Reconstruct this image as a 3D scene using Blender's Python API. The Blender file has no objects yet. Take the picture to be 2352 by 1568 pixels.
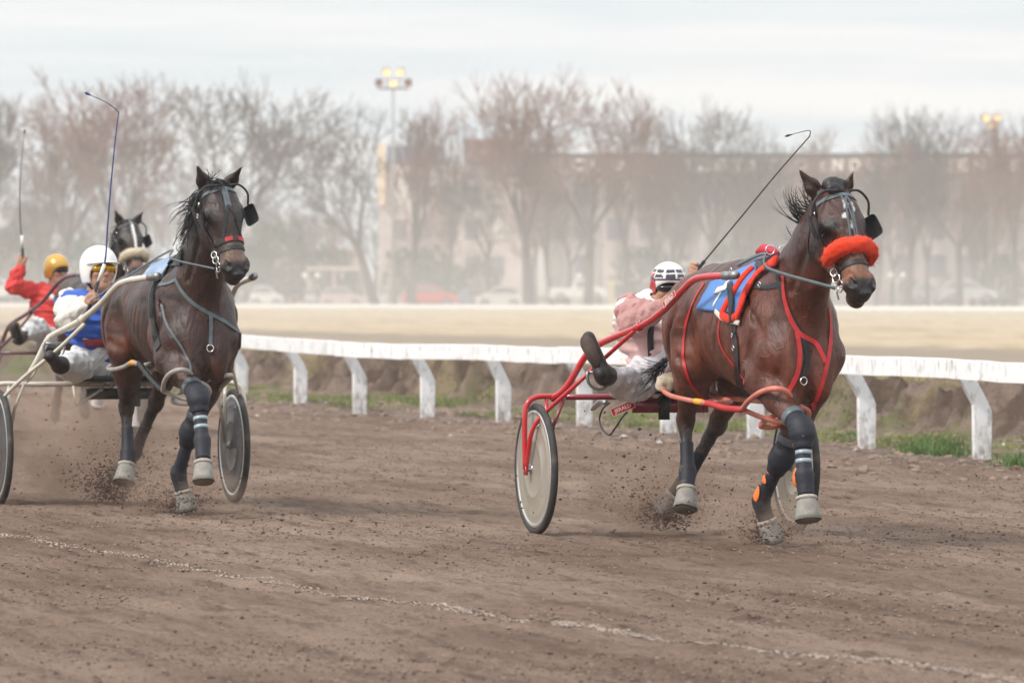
import bpy, math, random
import numpy as np
from mathutils import Vector, Matrix

# ------------------------------------------------------------------ camera, sky, sun, exposure
SC = bpy.context.scene
SC.render.engine = 'CYCLES'
CAMZ = 1.333          # lens height above the track, metres
HOR = 668.0           # horizon row and focal length, both in 2352-px-wide picture units
FPX = 210.0 / 36.0 * 2352.0
cam_data = bpy.data.cameras.new('camera')
cam_data.lens = 210.0; cam_data.sensor_width = 36.0
cam_data.shift_y = -(784.0 - HOR) / 2352.0
cam_data.clip_start = 0.5; cam_data.clip_end = 6000.0
cam_data.dof.use_dof = True; cam_data.dof.focus_distance = 31.6; cam_data.dof.aperture_fstop = 6.3
cam = bpy.data.objects.new('camera', cam_data)
cam.location = (0, 0, CAMZ); cam.rotation_euler = (math.radians(90), 0, 0)
bpy.context.collection.objects.link(cam)
SC.camera = cam

SUN_EL, SUN_AZ = math.radians(42), math.radians(-125)    # sun high behind the camera, to its left
world = bpy.data.worlds.new('World'); SC.world = world; world.use_nodes = True
wn = world.node_tree.nodes; wl = world.node_tree.links; wn.clear()
w_out = wn.new('ShaderNodeOutputWorld'); w_bg = wn.new('ShaderNodeBackground')
w_sky = wn.new('ShaderNodeTexSky'); w_sky.sky_type = 'NISHITA'; w_sky.sun_disc = False
w_sky.sun_elevation = SUN_EL; w_sky.sun_rotation = SUN_AZ
w_sky.air_density = 1.0; w_sky.dust_density = 2.0; w_sky.ozone_density = 1.0
w_tc = wn.new('ShaderNodeTexCoord'); w_map = wn.new('ShaderNodeMapping')
w_map.inputs['Scale'].default_value = (2.6, 2.6, 38.0)
w_noi = wn.new('ShaderNodeTexNoise'); w_noi.inputs['Scale'].default_value = 3.4
w_noi.inputs['Detail'].default_value = 3.0; w_noi.inputs['Roughness'].default_value = 0.55
w_rmp = wn.new('ShaderNodeValToRGB')
w_rmp.color_ramp.elements[0].position = 0.30; w_rmp.color_ramp.elements[0].color = (0.71, 0.785, 0.835, 1)
w_rmp.color_ramp.elements[1].position = 0.66; w_rmp.color_ramp.elements[1].color = (0.97, 0.955, 0.94, 1)
w_mul = wn.new('ShaderNodeVectorMath'); w_mul.operation = 'SCALE'
w_mix = wn.new('ShaderNodeMix'); w_mix.data_type = 'RGBA'; w_mix.inputs['Factor'].default_value = 0.90
wl.new(w_tc.outputs['Generated'], w_map.inputs['Vector']); wl.new(w_map.outputs['Vector'], w_noi.inputs['Vector'])
wl.new(w_noi.outputs['Fac'], w_rmp.inputs['Fac']); wl.new(w_rmp.outputs['Color'], w_mul.inputs[0])
w_sep = wn.new('ShaderNodeSeparateXYZ'); w_zen = wn.new('ShaderNodeMapRange')   # overcast: the deck brightens smoothly from horizon to zenith
wl.new(w_tc.outputs['Generated'], w_sep.inputs[0]); wl.new(w_sep.outputs['Z'], w_zen.inputs['Value'])
w_zen.inputs['From Min'].default_value = 0.0; w_zen.inputs['From Max'].default_value = 1.0
w_zen.inputs['To Min'].default_value = 9.3; w_zen.inputs['To Max'].default_value = 17.0
wl.new(w_zen.outputs['Result'], w_mul.inputs['Scale'])
wl.new(w_sky.outputs['Color'], w_mix.inputs[6]); wl.new(w_mul.outputs['Vector'], w_mix.inputs[7])
wl.new(w_mix.outputs[2], w_bg.inputs['Color']); w_bg.inputs['Strength'].default_value = 0.10
wl.new(w_bg.outputs['Background'], w_out.inputs['Surface'])

sun_data = bpy.data.lights.new('sun', 'SUN'); sun_data.energy = 2.4; sun_data.angle = math.radians(9)
sun_data.color = (1.0, 0.93, 0.86)
sun = bpy.data.objects.new('sun', sun_data); bpy.context.collection.objects.link(sun)
_sd = Vector((math.sin(SUN_AZ) * math.cos(SUN_EL), math.cos(SUN_AZ) * math.cos(SUN_EL), math.sin(SUN_EL)))
sun.rotation_euler = _sd.to_track_quat('Z', 'Y').to_euler()
sun.location = (0, 0, 60)

SC.view_settings.view_transform = 'Standard'; SC.view_settings.look = 'None'
SC.view_settings.exposure = 0.20; SC.view_settings.gamma = 1.0; SC.view_settings.use_curve_mapping = False
cy = SC.cycles
cy.use_denoising = True; cy.max_bounces = 6; cy.diffuse_bounces = 3; cy.glossy_bounces = 3
cy.transmission_bounces = 4; cy.volume_bounces = 1; cy.transparent_max_bounces = 12
cy.volume_step_rate = 1.0; cy.volume_max_steps = 128
cy.use_adaptive_sampling = True; cy.adaptive_threshold = 0.015

COL = bpy.context.collection
rng = np.random.default_rng(7)
random.seed(7)

# ------------------------------------------------------------------ picture rows and columns -> points in the place
def px3(px, py, Y):                      # the point at depth Y seen at picture position (px, py)
    return np.array([(px - 1176.0) * Y / FPX, Y, CAMZ + (HOR - py) * Y / FPX])
def gnd(px, py, z=0.0):
    Y = FPX * (CAMZ - z) / (py - HOR)
    return np.array([(px - 1176.0) * Y / FPX, Y, z])

class Rig:                               # local frame of a sulky and its horse: x forward, y left, z up
    def __init__(s, ox, oy, deg):
        a = math.radians(deg); s.o = np.array([ox, oy, 0.0]); s.a = a
        s.R = np.array([[math.sin(a), math.cos(a), 0], [-math.cos(a), math.sin(a), 0], [0, 0, 1.0]])
        s.rotz = -math.pi / 2 + a
    def w(s, p): return np.asarray(p, float) @ s.R.T + s.o
    def l(s, p): return (np.asarray(p, float) - s.o) @ s.R
    def at(s, px, py, Y): return s.l(px3(px, py, Y))
    def ray(s, px, py):
        d = np.array([(px - 1176.0) / FPX, 1.0, (HOR - py) / FPX]); d /= np.linalg.norm(d)
        return s.l(np.array([0, 0, CAMZ])), d @ s.R
    def side(s, px, py, l):              # the point on the vertical plane y = l seen at (px, py)
        o, d = s.ray(px, py); t = (l - o[1]) / d[1]; return o + d * t
    def fwd(s, px, py, f):               # the point on the vertical plane x = f seen at (px, py)
        o, d = s.ray(px, py); t = (f - o[0]) / d[0]; return o + d * t

# ------------------------------------------------------------------ objects
def tag(o, label=None, cat=None, group=None, kind=None):
    if label: o['label'] = label
    if cat: o['category'] = cat
    if group: o['group'] = group
    if kind: o['kind'] = kind
    return o
def empty(name, loc=(0, 0, 0), rotz=0.0, label=None, cat=None, group=None):
    o = bpy.data.objects.new(name, None); COL.objects.link(o)
    o.location = loc; o.rotation_euler = (0, 0, rotz); o.empty_display_size = 0.3
    return tag(o, label, cat, group)
def link(name, me, parent=None, mat=None):
    o = bpy.data.objects.new(name, me); COL.objects.link(o)
    if parent is not None: o.parent = parent
    if mat is not None and not me.materials:
        for m in (mat if isinstance(mat, (list, tuple)) else [mat]): me.materials.append(m)
    return o
def mesh_np(name, V, F, smooth=True, col=None, mi=None):
    V = np.asarray(V, np.float32); me = bpy.data.meshes.new(name)
    me.vertices.add(len(V)); me.vertices.foreach_set('co', V.ravel())
    if isinstance(F, np.ndarray):
        n, k = F.shape; me.loops.add(n * k); me.polygons.add(n)
        me.loops.foreach_set('vertex_index', F.astype(np.int32).ravel())
        me.polygons.foreach_set('loop_start', np.arange(n, dtype=np.int32) * k)
        me.polygons.foreach_set('loop_total', np.full(n, k, np.int32))
    else:
        tot = np.array([len(f) for f in F], np.int32); n = len(F)
        me.loops.add(int(tot.sum())); me.polygons.add(n)
        me.loops.foreach_set('vertex_index', np.array([i for f in F for i in f], np.int32))
        me.polygons.foreach_set('loop_start', np.concatenate([[0], np.cumsum(tot)[:-1]]).astype(np.int32))
        me.polygons.foreach_set('loop_total', tot)
    me.polygons.foreach_set('use_smooth', np.full(n, bool(smooth)))
    if mi is not None: me.polygons.foreach_set('material_index', np.asarray(mi, np.int32))
    if col is not None:
        a = me.color_attributes.new('Col', 'FLOAT_COLOR', 'POINT')
        a.data.foreach_set('color', np.c_[np.asarray(col, np.float32), np.ones(len(V), np.float32)].ravel())
    me.update(calc_edges=True); me.validate()
    return me
class MB:                                # collects faces into one mesh
    def __init__(s): s.V = []; s.F = []; s.M = []; s.n = 0
    def add(s, V, F, m=0):
        V = np.asarray(V, float); s.V.append(V)
        for f in F: s.F.append([int(i) + s.n for i in f]); s.M.append(m)
        s.n += len(V); return s
    def box(s, c, d, R=None, m=0):
        c = np.asarray(c, float); d = np.asarray(d, float) / 2
        V = np.array([[x, y, z] for x in (-1, 1) for y in (-1, 1) for z in (-1, 1)]) * d
        if R is not None: V = V @ np.asarray(R).T
        return s.add(V + c, [(0,1,3,2),(4,6,7,5),(0,4,5,1),(2,3,7,6),(0,2,6,4),(1,5,7,3)], m)
    def tube(s, P, r, n=10, m=0, cap=True, sq=1.0, up=None):
        V, F = tube_geo(P, r, n, cap, sq, up); return s.add(V, F, m)
    def prism(s, poly, y0, y1, m=0):      # polygon in x,z extruded along y
        n = len(poly); V = [(x, y0, z) for x, z in poly] + [(x, y1, z) for x, z in poly]
        F = [tuple(range(n))[::-1], tuple(range(n, 2*n))] + [(i, (i+1) % n, n+(i+1) % n, n+i) for i in range(n)]
        return s.add(V, F, m)
    def lathe(s, prof, c=(0,0,0), axis='z', n=24, m=0):   # prof: (radius, height) pairs
        V = []; F = []
        for r, h in prof:
            for i in range(n):
                t = 2*math.pi*i/n; V.append((r*math.cos(t), r*math.sin(t), h))
        k = len(prof)
        for j in range(k-1):
            for i in range(n): F.append((j*n+i, j*n+(i+1) % n, (j+1)*n+(i+1) % n, (j+1)*n+i))
        V = np.array(V)
        if axis == 'y': V = V[:, [0, 2, 1]]
        if axis == 'x': V = V[:, [2, 0, 1]]
        return s.add(V + np.asarray(c, float), F, m)
    def build(s, name, mat, parent=None, smooth=True):
        me = mesh_np(name, np.concatenate(s.V), s.F, smooth, mi=s.M)
        for m in (mat if isinstance(mat, (list, tuple)) else [mat]): me.materials.append(m)
        return link(name, me, parent)
def cr(P, k=6):                          # Catmull-Rom through the given points (any number of columns)
    P = np.asarray(P, float)
    if len(P) < 3: return P
    Q = np.vstack([2*P[0]-P[1], P, 2*P[-1]-P[-2]]); out = []
    for i in range(1, len(Q)-2):
        for t in np.arange(k)/k:
            a, b, c, d = Q[i-1], Q[i], Q[i+1], Q[i+2]
            out.append(0.5*((2*b)+(-a+c)*t+(2*a-5*b+4*c-d)*t*t+(-a+3*b-3*c+d)*t**3))
    out.append(P[-1]); return np.array(out)
def frames(P, up=None):
    P = np.asarray(P, float); T = np.gradient(P, axis=0); T /= np.linalg.norm(T, axis=1)[:, None] + 1e-12
    u = np.array(up if up is not None else (0.13, 0.31, 0.94), float)
    if abs(u @ T[0]) > 0.95: u = np.array([1.0, 0.1, 0])
    N = []; n = u - T[0]*(u @ T[0]); n /= np.linalg.norm(n)
    for t in T:
        n = (u if up is not None else n) - t*((u if up is not None else n) @ t); n /= np.linalg.norm(n)+1e-12; N.append(n)
    N = np.array(N); return T, N, np.cross(T, N)
def tube_geo(P, r, n=10, cap=True, sq=1.0, up=None):
    P = np.asarray(P, float); T, N, B = frames(P, up); r = np.broadcast_to(np.asarray(r, float), (len(P),))
    a = 2*np.pi*np.arange(n)/n
    V = P[:, None] + r[:, None, None]*(np.cos(a)[None, :, None]*N[:, None]*sq + np.sin(a)[None, :, None]*B[:, None])
    V = V.reshape(-1, 3); F = []
    for j in range(len(P)-1):
        for i in range(n): F.append((j*n+i, j*n+(i+1) % n, (j+1)*n+(i+1) % n, (j+1)*n+i))
    if cap: F.append(tuple(range(n))[::-1]); F.append(tuple(range((len(P)-1)*n, len(P)*n)))
    return V, F
def ribbon(mb, P, N, w, t, m=0):         # strap: flat band lying on a surface with normals N
    P = np.asarray(P, float); T = np.gradient(P, axis=0); T /= np.linalg.norm(T, axis=1)[:, None]+1e-12
    N = np.broadcast_to(np.asarray(N, float), P.shape)
    B = np.cross(T, N); B /= np.linalg.norm(B, axis=1)[:, None]+1e-12; w = np.broadcast_to(np.asarray(w, float), (len(P),))[:, None]
    V = np.stack([P-B*w/2, P+B*w/2, P+B*w/2+N*t, P-B*w/2+N*t], 1).reshape(-1, 3); F = []
    for j in range(len(P)-1):
        for i in range(4): F.append((j*4+i, j*4+(i+1) % 4, (j+1)*4+(i+1) % 4, (j+1)*4+i))
    F.append((0, 3, 2, 1)); e = (len(P)-1)*4; F.append((e, e+1, e+2, e+3))
    mb.add(V, F, m)

# ------------------------------------------------------------------ materials
MATS = {}
def mat(name, col=(0.5, 0.5, 0.5), rough=0.6, metal=0.0, spec=0.5, var=0.0, vscale=8.0, bump=0.0, bscale=40.0,
        attr=False, col2=None, dirt=None, dscale=3.0, damt=0.5, sheen=0.0, emit=None, alpha=None, coat=0.0, stretch=None, mud=False):
    if name in MATS: return MATS[name]
    m = bpy.data.materials.new(name); m.use_nodes = True; nt = m.node_tree; n = nt.nodes; L = nt.links
    b = n['Principled BSDF']; b.inputs['Roughness'].default_value = rough; b.inputs['Metallic'].default_value = metal
    b.inputs['Specular IOR Level'].default_value = spec; b.inputs['Coat Weight'].default_value = coat
    if sheen: b.inputs['Sheen Weight'].default_value = sheen
    tc = n.new('ShaderNodeTexCoord'); src = tc.outputs['Object']
    if stretch:
        mp = n.new('ShaderNodeMapping'); mp.inputs['Scale'].default_value = stretch; L.new(src, mp.inputs['Vector']); src = mp.outputs['Vector']
    if attr:
        at = n.new('ShaderNodeAttribute'); at.attribute_name = 'Col'; c = at.outputs['Color']
    else:
        rg = n.new('ShaderNodeRGB'); rg.outputs[0].default_value = (*col, 1); c = rg.outputs[0]
    def noise(sc, det=6.0, ro=0.6):
        t = n.new('ShaderNodeTexNoise'); t.inputs['Scale'].default_value = sc; t.inputs['Detail'].default_value = det
        t.inputs['Roughness'].default_value = ro; L.new(src, t.inputs['Vector']); return t
    def mix(fac, a, bb, mode='MIX'):
        x = n.new('ShaderNodeMix'); x.data_type = 'RGBA'; x.blend_type = mode; L.new(fac, x.inputs[0]) if not isinstance(fac, float) else setattr(x.inputs[0], 'default_value', fac)
        for v, k in ((a, 6), (bb, 7)):
            if isinstance(v, tuple): x.inputs[k].default_value = (*v, 1)
            else: L.new(v, x.inputs[k])
        return x.outputs[2]
    def ramp(s, lo, hi):
        r = n.new('ShaderNodeMapRange'); r.inputs['From Min'].default_value = lo; r.inputs['From Max'].default_value = hi
        L.new(s, r.inputs['Value']); return r.outputs['Result']
    if var:
        t = noise(vscale); r = ramp(t.outputs['Fac'], 0.32, 0.68)
        if col2 is not None: c = mix(r, c, tuple(col2))
        else:
            v = n.new('ShaderNodeMapRange'); v.inputs['To Min'].default_value = 1-var; v.inputs['To Max'].default_value = 1+var
            L.new(r, v.inputs['Value']); s2 = n.new('ShaderNodeVectorMath'); s2.operation = 'SCALE'
            L.new(c, s2.inputs[0]); L.new(v.outputs['Result'], s2.inputs['Scale']); c = s2.outputs['Vector']
    if dirt is not None:
        t = noise(dscale, 9.0, 0.7); r = ramp(t.outputs['Fac'], 0.52, 0.70)
        k = n.new('ShaderNodeMath'); k.operation = 'MULTIPLY'; k.inputs[1].default_value = damt; L.new(r, k.inputs[0])
        c = mix(k.outputs[0], c, tuple(dirt))
    if mud:                                                    # splashes near the soil
        g = n.new('ShaderNodeNewGeometry'); sp = n.new('ShaderNodeSeparateXYZ'); L.new(g.outputs['Position'], sp.inputs[0]); z = n.new('ShaderNodeMapRange'); z.inputs['From Min'].default_value = .34; z.inputs['From Max'].default_value = .0
        L.new(sp.outputs['Z'], z.inputs['Value']); t = noise(24, 8.0, .7); r = ramp(t.outputs['Fac'], .40, .62); k = n.new('ShaderNodeMath'); k.operation = 'MULTIPLY'; L.new(z.outputs['Result'], k.inputs[0]); L.new(r, k.inputs[1]); c = mix(k.outputs[0], c, (.22, .165, .13))
    L.new(c, b.inputs['Base Color'])
    if bump:
        t = noise(bscale, 8.0, 0.65); bp = n.new('ShaderNodeBump'); bp.inputs['Strength'].default_value = 1.0
        bp.inputs['Distance'].default_value = bump; L.new(t.outputs['Fac'], bp.inputs['Height']); L.new(bp.outputs['Normal'], b.inputs['Normal'])
    if emit is not None:
        b.inputs['Emission Color'].default_value = (*emit[:3], 1); b.inputs['Emission Strength'].default_value = emit[3]
    if alpha is not None: b.inputs['Alpha'].default_value = alpha
    MATS[name] = m; return m

# ------------------------------------------------------------------ organic shapes: smooth unions of tapered limbs, meshed by surface nets
class Field:
    def __init__(s, lo, hi, h):
        s.lo = np.asarray(lo, float); s.h = h; s.n = np.ceil((np.asarray(hi)-s.lo)/h).astype(int)+1
        s.v = np.full(s.n, 0.3, np.float32); s.ax = [s.lo[i]+h*np.arange(s.n[i], dtype=np.float32) for i in range(3)]
    def _sub(s, lo, hi):
        a = np.clip(np.floor((lo-s.lo)/s.h).astype(int), 0, s.n-1); b = np.clip(np.ceil((hi-s.lo)/s.h).astype(int)+1, 1, s.n)
        if (b <= a).any(): return None
        sl = tuple(slice(a[i], b[i]) for i in range(3))
        return sl, np.meshgrid(*[s.ax[i][sl[i]] for i in range(3)], indexing='ij', sparse=True)
    def _comb(s, sl, d, k, sub):
        v = s.v[sl]
        if sub: v, d = -v, d
        hh = np.maximum(k-np.abs(v-d), 0)/max(k, 1e-6); r = np.minimum(v, d)-hh*hh*k*0.25
        s.v[sl] = -r if sub else r
    def cone(s, a, ra, b, rb, k=0.03, sub=False, w=None, sq=1.0):
        a = np.asarray(a, float); b = np.asarray(b, float); R = max(ra, rb)*max(sq, 1)+k+4*s.h
        g = s._sub(np.minimum(a, b)-R, np.maximum(a, b)+R)
        if g is None: return s
        sl, (X, Y, Z) = g; ab = b-a; L2 = max(float(ab@ab), 1e-9)
        px, py, pz = X-a[0], Y-a[1], Z-a[2]; t = np.clip((px*ab[0]+py*ab[1]+pz*ab[2])/L2, 0, 1)
        qx, qy, qz = px-t*ab[0], py-t*ab[1], pz-t*ab[2]; q2 = qx*qx+qy*qy+qz*qz
        if w is not None:
            c = qx*w[0]+qy*w[1]+qz*w[2]; q2 = q2-c*c+(c/sq)**2
        d = (np.sqrt(np.maximum(q2, 1e-12))-(ra+t*(rb-ra)))*(sq if sq < 1 else 1)
        s._comb(sl, d.astype(np.float32), k, sub); return s
    def chain(s, P, k=0.03, w=None, sq=1.0):        # P rows: x, y, z, r
        P = [tuple(p) for p in P]
        for a, b in zip(P[:-1], P[1:]): s.cone(a[:3], a[3], b[:3], b[3], k, w=w, sq=sq)
        return s
    def ell(s, c, r, k=0.03, sub=False, R=None):     # R rows: the ellipsoid's axes
        c = np.asarray(c, float); r = np.asarray(r, float); M = max(r)+k+4*s.h
        e = np.full(3, M) if R is not None else r+k+4*s.h
        g = s._sub(c-e, c+e)
        if g is None: return s
        sl, (X, Y, Z) = g; X, Y, Z = X-c[0], Y-c[1], Z-c[2]
        if R is not None: X, Y, Z = (R[0][0]*X+R[0][1]*Y+R[0][2]*Z, R[1][0]*X+R[1][1]*Y+R[1][2]*Z, R[2][0]*X+R[2][1]*Y+R[2][2]*Z)
        k0 = np.sqrt((X/r[0])**2+(Y/r[1])**2+(Z/r[2])**2); k1 = np.sqrt((X/r[0]**2)**2+(Y/r[1]**2)**2+(Z/r[2]**2)**2)+1e-9
        d = np.where(k0 < 1e-4, -min(r), k0*(k0-1)/k1)
        s._comb(sl, d.astype(np.float32), k, sub); return s
    def noise(s, amp, freq, seed=0, aniso=(1, 1, 1)):
        r = np.random.default_rng(seed); X, Y, Z = np.meshgrid(*s.ax, indexing='ij', sparse=True); a = 0
        for i in range(7):
            f = r.normal(size=3); f *= freq*(1+0.35*i)/np.linalg.norm(f); f = f*np.array(aniso); ph = r.uniform(0, 6.28)
            a = a+np.sin(X*f[0]+Y*f[1]+Z*f[2]+ph)/(1+0.3*i)
        s.v += (amp*0.4*a).astype(np.float32); return s
    def sample(s, P):
        q = (np.asarray(P, float)-s.lo)/s.h; q = np.clip(q, 0, s.n-1.001); i = q.astype(int); f = q-i; o = 0
        for dx in (0, 1):
            for dy in (0, 1):
                for dz in (0, 1):
                    w = (f[:, 0] if dx else 1-f[:, 0])*(f[:, 1] if dy else 1-f[:, 1])*(f[:, 2] if dz else 1-f[:, 2])
                    o = o+w*s.v[i[:, 0]+dx, i[:, 1]+dy, i[:, 2]+dz]
        return o
    def grad(s, P):
        P = np.asarray(P, float); e = s.h*1.2; g = np.stack([s.sample(P+e*np.eye(3)[i])-s.sample(P-e*np.eye(3)[i]) for i in range(3)], 1)
        return g/(np.linalg.norm(g, axis=1)[:, None]+1e-9)
    def snap(s, P, off=0.0, it=6):
        P = np.array(P, float)
        for _ in range(it): P -= (s.sample(P)-off)[:, None]*s.grad(P)*0.9
        return P, s.grad(P)
    def hit(s, o, d, t0, t1):                        # first surface point along a ray
        T = np.arange(t0, t1, s.h*0.5); v = s.sample(o+T[:, None]*d)
        lo = s.lo; hi = s.lo+(s.n-1)*s.h; P = o+T[:, None]*d; ins = ((P > lo) & (P < hi)).all(1)
        k = np.where((v < 0) & ins)[0]
        return None if len(k) == 0 else P[k[0]]
    def mesh(s, relax=2):
        v = s.v; sg = v < 0; nx, ny, nz = v.shape
        c = np.zeros((nx-1, ny-1, nz-1), np.uint8); sh = [(i, j, k) for i in (0, 1) for j in (0, 1) for k in (0, 1)]
        for i, j, k in sh: c += sg[i:nx-1+i, j:ny-1+j, k:nz-1+k]
        I = np.argwhere((c > 0) & (c < 8)); idx = np.full(c.shape, -1, np.int32); idx[tuple(I.T)] = np.arange(len(I))
        cv = {q: v[I[:, 0]+q[0], I[:, 1]+q[1], I[:, 2]+q[2]] for q in sh}; acc = np.zeros((len(I), 3)); cnt = np.zeros(len(I))
        for q in sh:
            for ax in range(3):
                if q[ax]: continue
                p = list(q); p[ax] = 1; p = tuple(p); A, B = cv[q], cv[p]; m = (A < 0) != (B < 0)
                t = np.where(m, A/np.where(m, A-B, 1), 0); pos = np.tile(np.array(q, float), (len(I), 1)); pos[:, ax] += t
                acc[m] += pos[m]; cnt[m] += 1
        V = s.lo+s.h*(I+acc/cnt[:, None]); F = []
        for ax in range(3):
            o1, o2 = [a for a in range(3) if a != ax]
            A = np.take(sg, range(0, sg.shape[ax]-1), ax); B = np.take(sg, range(1, sg.shape[ax]), ax)
            E = np.argwhere(A != B); E = E[(E[:, o1] > 0) & (E[:, o2] > 0) & (E[:, o1] < sg.shape[o1]-1) & (E[:, o2] < sg.shape[o2]-1)]
            fl = A[tuple(E.T)]
            def g(d1, d2):
                e = E.copy(); e[:, o1] -= d1; e[:, o2] -= d2; return idx[tuple(e.T)]
            Q = np.stack([g(1, 1), g(0, 1), g(0, 0), g(1, 0)], 1)
            if ax == 1: fl = ~fl
            Q[~fl] = Q[~fl][:, ::-1]; F.append(Q)
        F = np.concatenate(F); a = np.concatenate([F[:, i] for i in range(4)]); b = np.concatenate([F[:, (i+1) % 4] for i in range(4)]); n = len(V)
        cn = np.bincount(a, minlength=n)+np.bincount(b, minlength=n); cn = np.maximum(cn, 1)[:, None]
        for _ in range(relax):
            for lam in (.6, -.5):
                S = np.stack([np.bincount(a, V[b, i], n)+np.bincount(b, V[a, i], n) for i in range(3)], 1)/cn; V = V+lam*(S-V)
        return V, F
# ------------------------------------------------------------------ horses
def coat_mat(name, rough=.40):
    m = bpy.data.materials.new(name); m.use_nodes = True; n = m.node_tree.nodes; L = m.node_tree.links; b = n['Principled BSDF']; b.inputs['Specular IOR Level'].default_value = .5
    tc = n.new('ShaderNodeTexCoord'); at = n.new('ShaderNodeAttribute'); at.attribute_name = 'Col'
    def mp(s): x = n.new('ShaderNodeMapping'); x.inputs['Scale'].default_value = s; L.new(tc.outputs['Object'], x.inputs['Vector']); return x.outputs['Vector']
    def noi(v, sc, de=4, ro=.55, dist=0.0):
        t = n.new('ShaderNodeTexNoise'); t.inputs['Scale'].default_value = sc; t.inputs['Detail'].default_value = de; t.inputs['Roughness'].default_value = ro; t.inputs['Distortion'].default_value = dist; L.new(v, t.inputs['Vector']); return t.outputs['Fac']
    def mr(s, a, c, d, e): r = n.new('ShaderNodeMapRange'); r.inputs['From Min'].default_value = a; r.inputs['From Max'].default_value = c; r.inputs['To Min'].default_value = d; r.inputs['To Max'].default_value = e; L.new(s, r.inputs['Value']); return r.outputs['Result']
    def ma(op, a, c):
        x = n.new('ShaderNodeMath'); x.operation = op
        for i, v in enumerate((a, c)):
            if v is None: continue
            if isinstance(v, (int, float)): x.inputs[i].default_value = v
            else: L.new(v, x.inputs[i])
        return x.outputs[0]
    mus = noi(mp((1.2, 1.2, .45)), 7.0, 3, .5, .6); hair = noi(mp((1, 1, .25)), 260, 3, .6); mid = noi(mp((1, 1, .6)), 34, 5, .6)
    rid = ma('ABSOLUTE', ma('SUBTRACT', noi(mp((1, 1, .7)), 5.5, 2, .5, 1.4), .5), None); vein = mr(rid, .0, .022, 1.0, .0)
    v = mr(mus, .3, .7, .62, 1.32); v2 = mr(mid, .25, .75, .86, 1.14); sc = n.new('ShaderNodeVectorMath'); sc.operation = 'SCALE'; L.new(at.outputs['Color'], sc.inputs[0]); L.new(ma('MULTIPLY', v, v2), sc.inputs['Scale'])  # muscle light and shade put into the coat colour: crests lightened, hollows darkened
    geo = n.new('ShaderNodeNewGeometry'); sp = n.new('ShaderNodeSeparateXYZ'); L.new(geo.outputs['Position'], sp.inputs[0]); low = mr(sp.outputs['Z'], .15, 1.05, .55, .04); du = ma('MULTIPLY', low, mr(noi(tc.outputs['Object'], 9, 8, .7), .42, .66, 0, 1))
    mx = n.new('ShaderNodeMix'); mx.data_type = 'RGBA'; L.new(du, mx.inputs[0]); L.new(sc.outputs['Vector'], mx.inputs[6]); mx.inputs[7].default_value = (.17, .125, .10, 1); L.new(mx.outputs[2], b.inputs['Base Color'])
    L.new(ma('ADD', mr(mid, .3, .7, rough-.05, rough+.12), ma('MULTIPLY', du, .4)), b.inputs['Roughness'])
    prev = None
    for h, d in ((mus, .034), (vein, .0014), (mid, .0035), (hair, .0022)):
        x = n.new('ShaderNodeBump'); x.inputs['Distance'].default_value = d; L.new(h, x.inputs['Height'])
        if prev is not None: L.new(prev, x.inputs['Normal'])
        prev = x.outputs['Normal']
    L.new(prev, b.inputs['Normal']); return m
def unit(v): v = np.asarray(v, float); return v/np.linalg.norm(v)
def head_frame(P, N, yaw_l=0.0):
    u = unit(np.subtract(N, P)); lat = unit(np.array([yaw_l, 1.0, 0.0]) - u*(np.array([yaw_l, 1.0, 0.0])@u))
    n = np.cross(lat, u); 
    if n[0] < 0: n = -n
    return u, lat, n
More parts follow.
